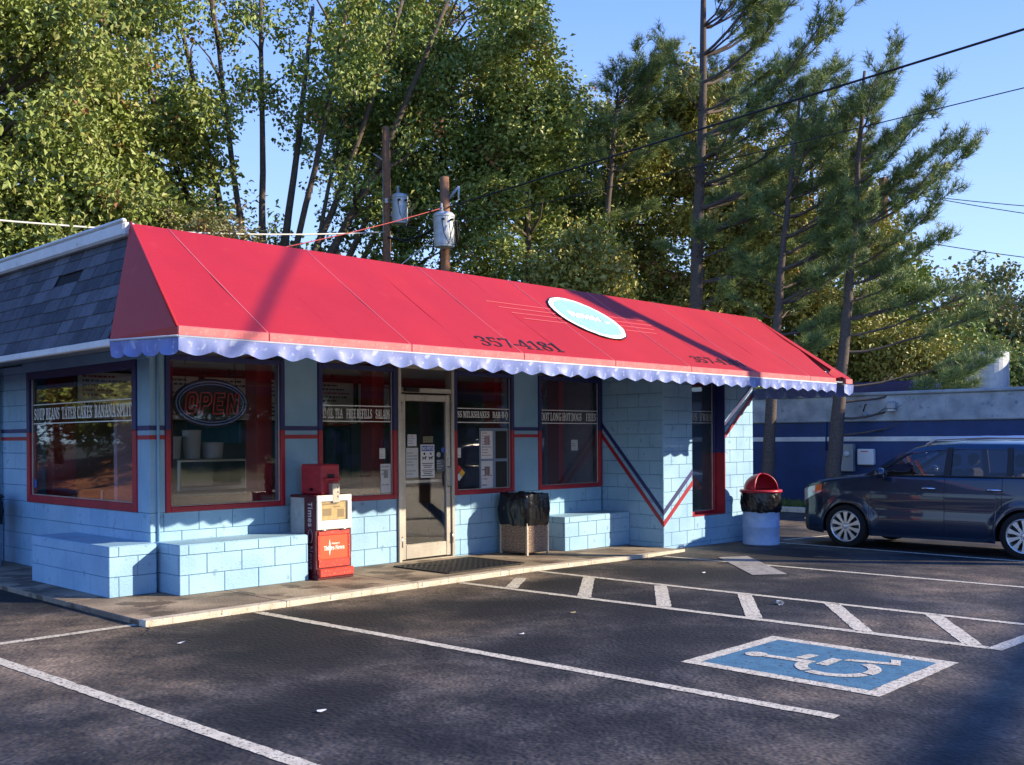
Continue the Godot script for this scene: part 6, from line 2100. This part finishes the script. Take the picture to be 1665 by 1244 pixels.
# ---------------------------------------------------------------- what the windows mirror: the far side of the road and the bank at the left
func build_across_road():
	var st := begin(true)
	for i in 30:
		for j in 12:
			var p := []
			for k in [[0, 0], [1, 0], [1, 1], [0, 1]]:
				var x: float = -40.0 + 5.0 * (i + k[0])
				var z: float = 31.0 + 4.0 * (j + k[1])
				p.append(Vector3(x, terrain_y(x, z) + 0.12, z))
			quad(st, p[0], p[1], p[2], p[3], Vector3.UP)
	structure("lawn", done(st), M.grass_ground)
	var r := RandomNumberGenerator.new()
	r.seed = 31
	var kinds := []
	for k in 3:
		var poly := PackedVector2Array([Vector2(-0.4, 0), Vector2(0.4, 0), Vector2(0.4, 0.7)])
		for q in 7:
			var t := PI * q / 6.0
			poly.append(Vector2(0.4 * cos(t), 0.7 + [0.25, 0.05, 0.12][k] * sin(t)))
		poly.append(Vector2(-0.4, 0.7))
		kinds.append(prism(poly, Vector3(0, -0.1, -0.09), Vector3.RIGHT, Vector3.UP, Vector3.BACK, 0.18))
	for k in 24:
		var x := 22.0 + (k % 8) * 4.2 + r.randf_range(-1.0, 1.0)
		var z := 37.0 + int(k / 8) * 6.0 + r.randf_range(-1.0, 1.0)
		var g := single("gravestone", "grey gravestone standing on the lawn across the road", "gravestone", kinds[k % 3], M.stone, Vector3(x, terrain_y(x, z) + 0.1, z), "gravestones on the lawn across the road")
		g.rotation.y = PI + r.randf_range(-0.1, 0.1)
		g.scale = Vector3.ONE * r.randf_range(0.8, 1.25)
	for k in 11:
		var x := 0.0 + k * 8.0
		var z := 60.0 + 3.0 * sin(k * 1.7)
		tree("road_tree", "dark tree behind the gravestones across the road", "trees across the road", on(x, z), [[straight(8.0), 0.3, 0.08]], [[Vector3(0, 5.0, 0), Vector3(5.4, 5.2, 3.4), 52]], "oak", 1400 + k, {"bough": 1.9, "per": 50, "leaf": 2.4})
	# earth bank with bushes at the left
	st = begin(true)
	for i in 16:
		for j in 12:
			var p := []
			for k in [[0, 0], [1, 0], [1, 1], [0, 1]]:
				var u: float = (i + k[0]) / 16.0
				var v: float = (j + k[1]) / 12.0
				var x := -8.0 - 26.0 * v
				var z := -46.0 + 30.0 * u
				p.append(Vector3(x, -0.4 + 1.4 * smooth01(v * 2.2) * smooth01(u * 5.0) * smooth01((1.0 - u) * 5.0) + 0.15 * sin(x * 1.3 + z * 0.9), z))
			quad(st, p[0], p[1], p[2], p[3], Vector3.UP)
	structure("earth_bank", done(st), M.red_earth)
	for k in 6:
		var x := -13.0 - 3.4 * (k % 3) - 1.0 * sin(k * 2.0)
		var z := -24.0 - 3.2 * k
		tree("bank_tree", "bushy tree growing on the red earth bank beside the side lot", "trees on the earth bank", Vector3(x, 0.6, z), [[straight(5.0), 0.2, 0.06]], [[Vector3(0, 3.6, 0), Vector3(3.0, 3.4, 2.6), 32]], ["vine", "maple", "hickory"][k % 3], 1500 + k, {"bough": 1.1, "per": 70, "leaf": 1.4, "turn": 0.08})
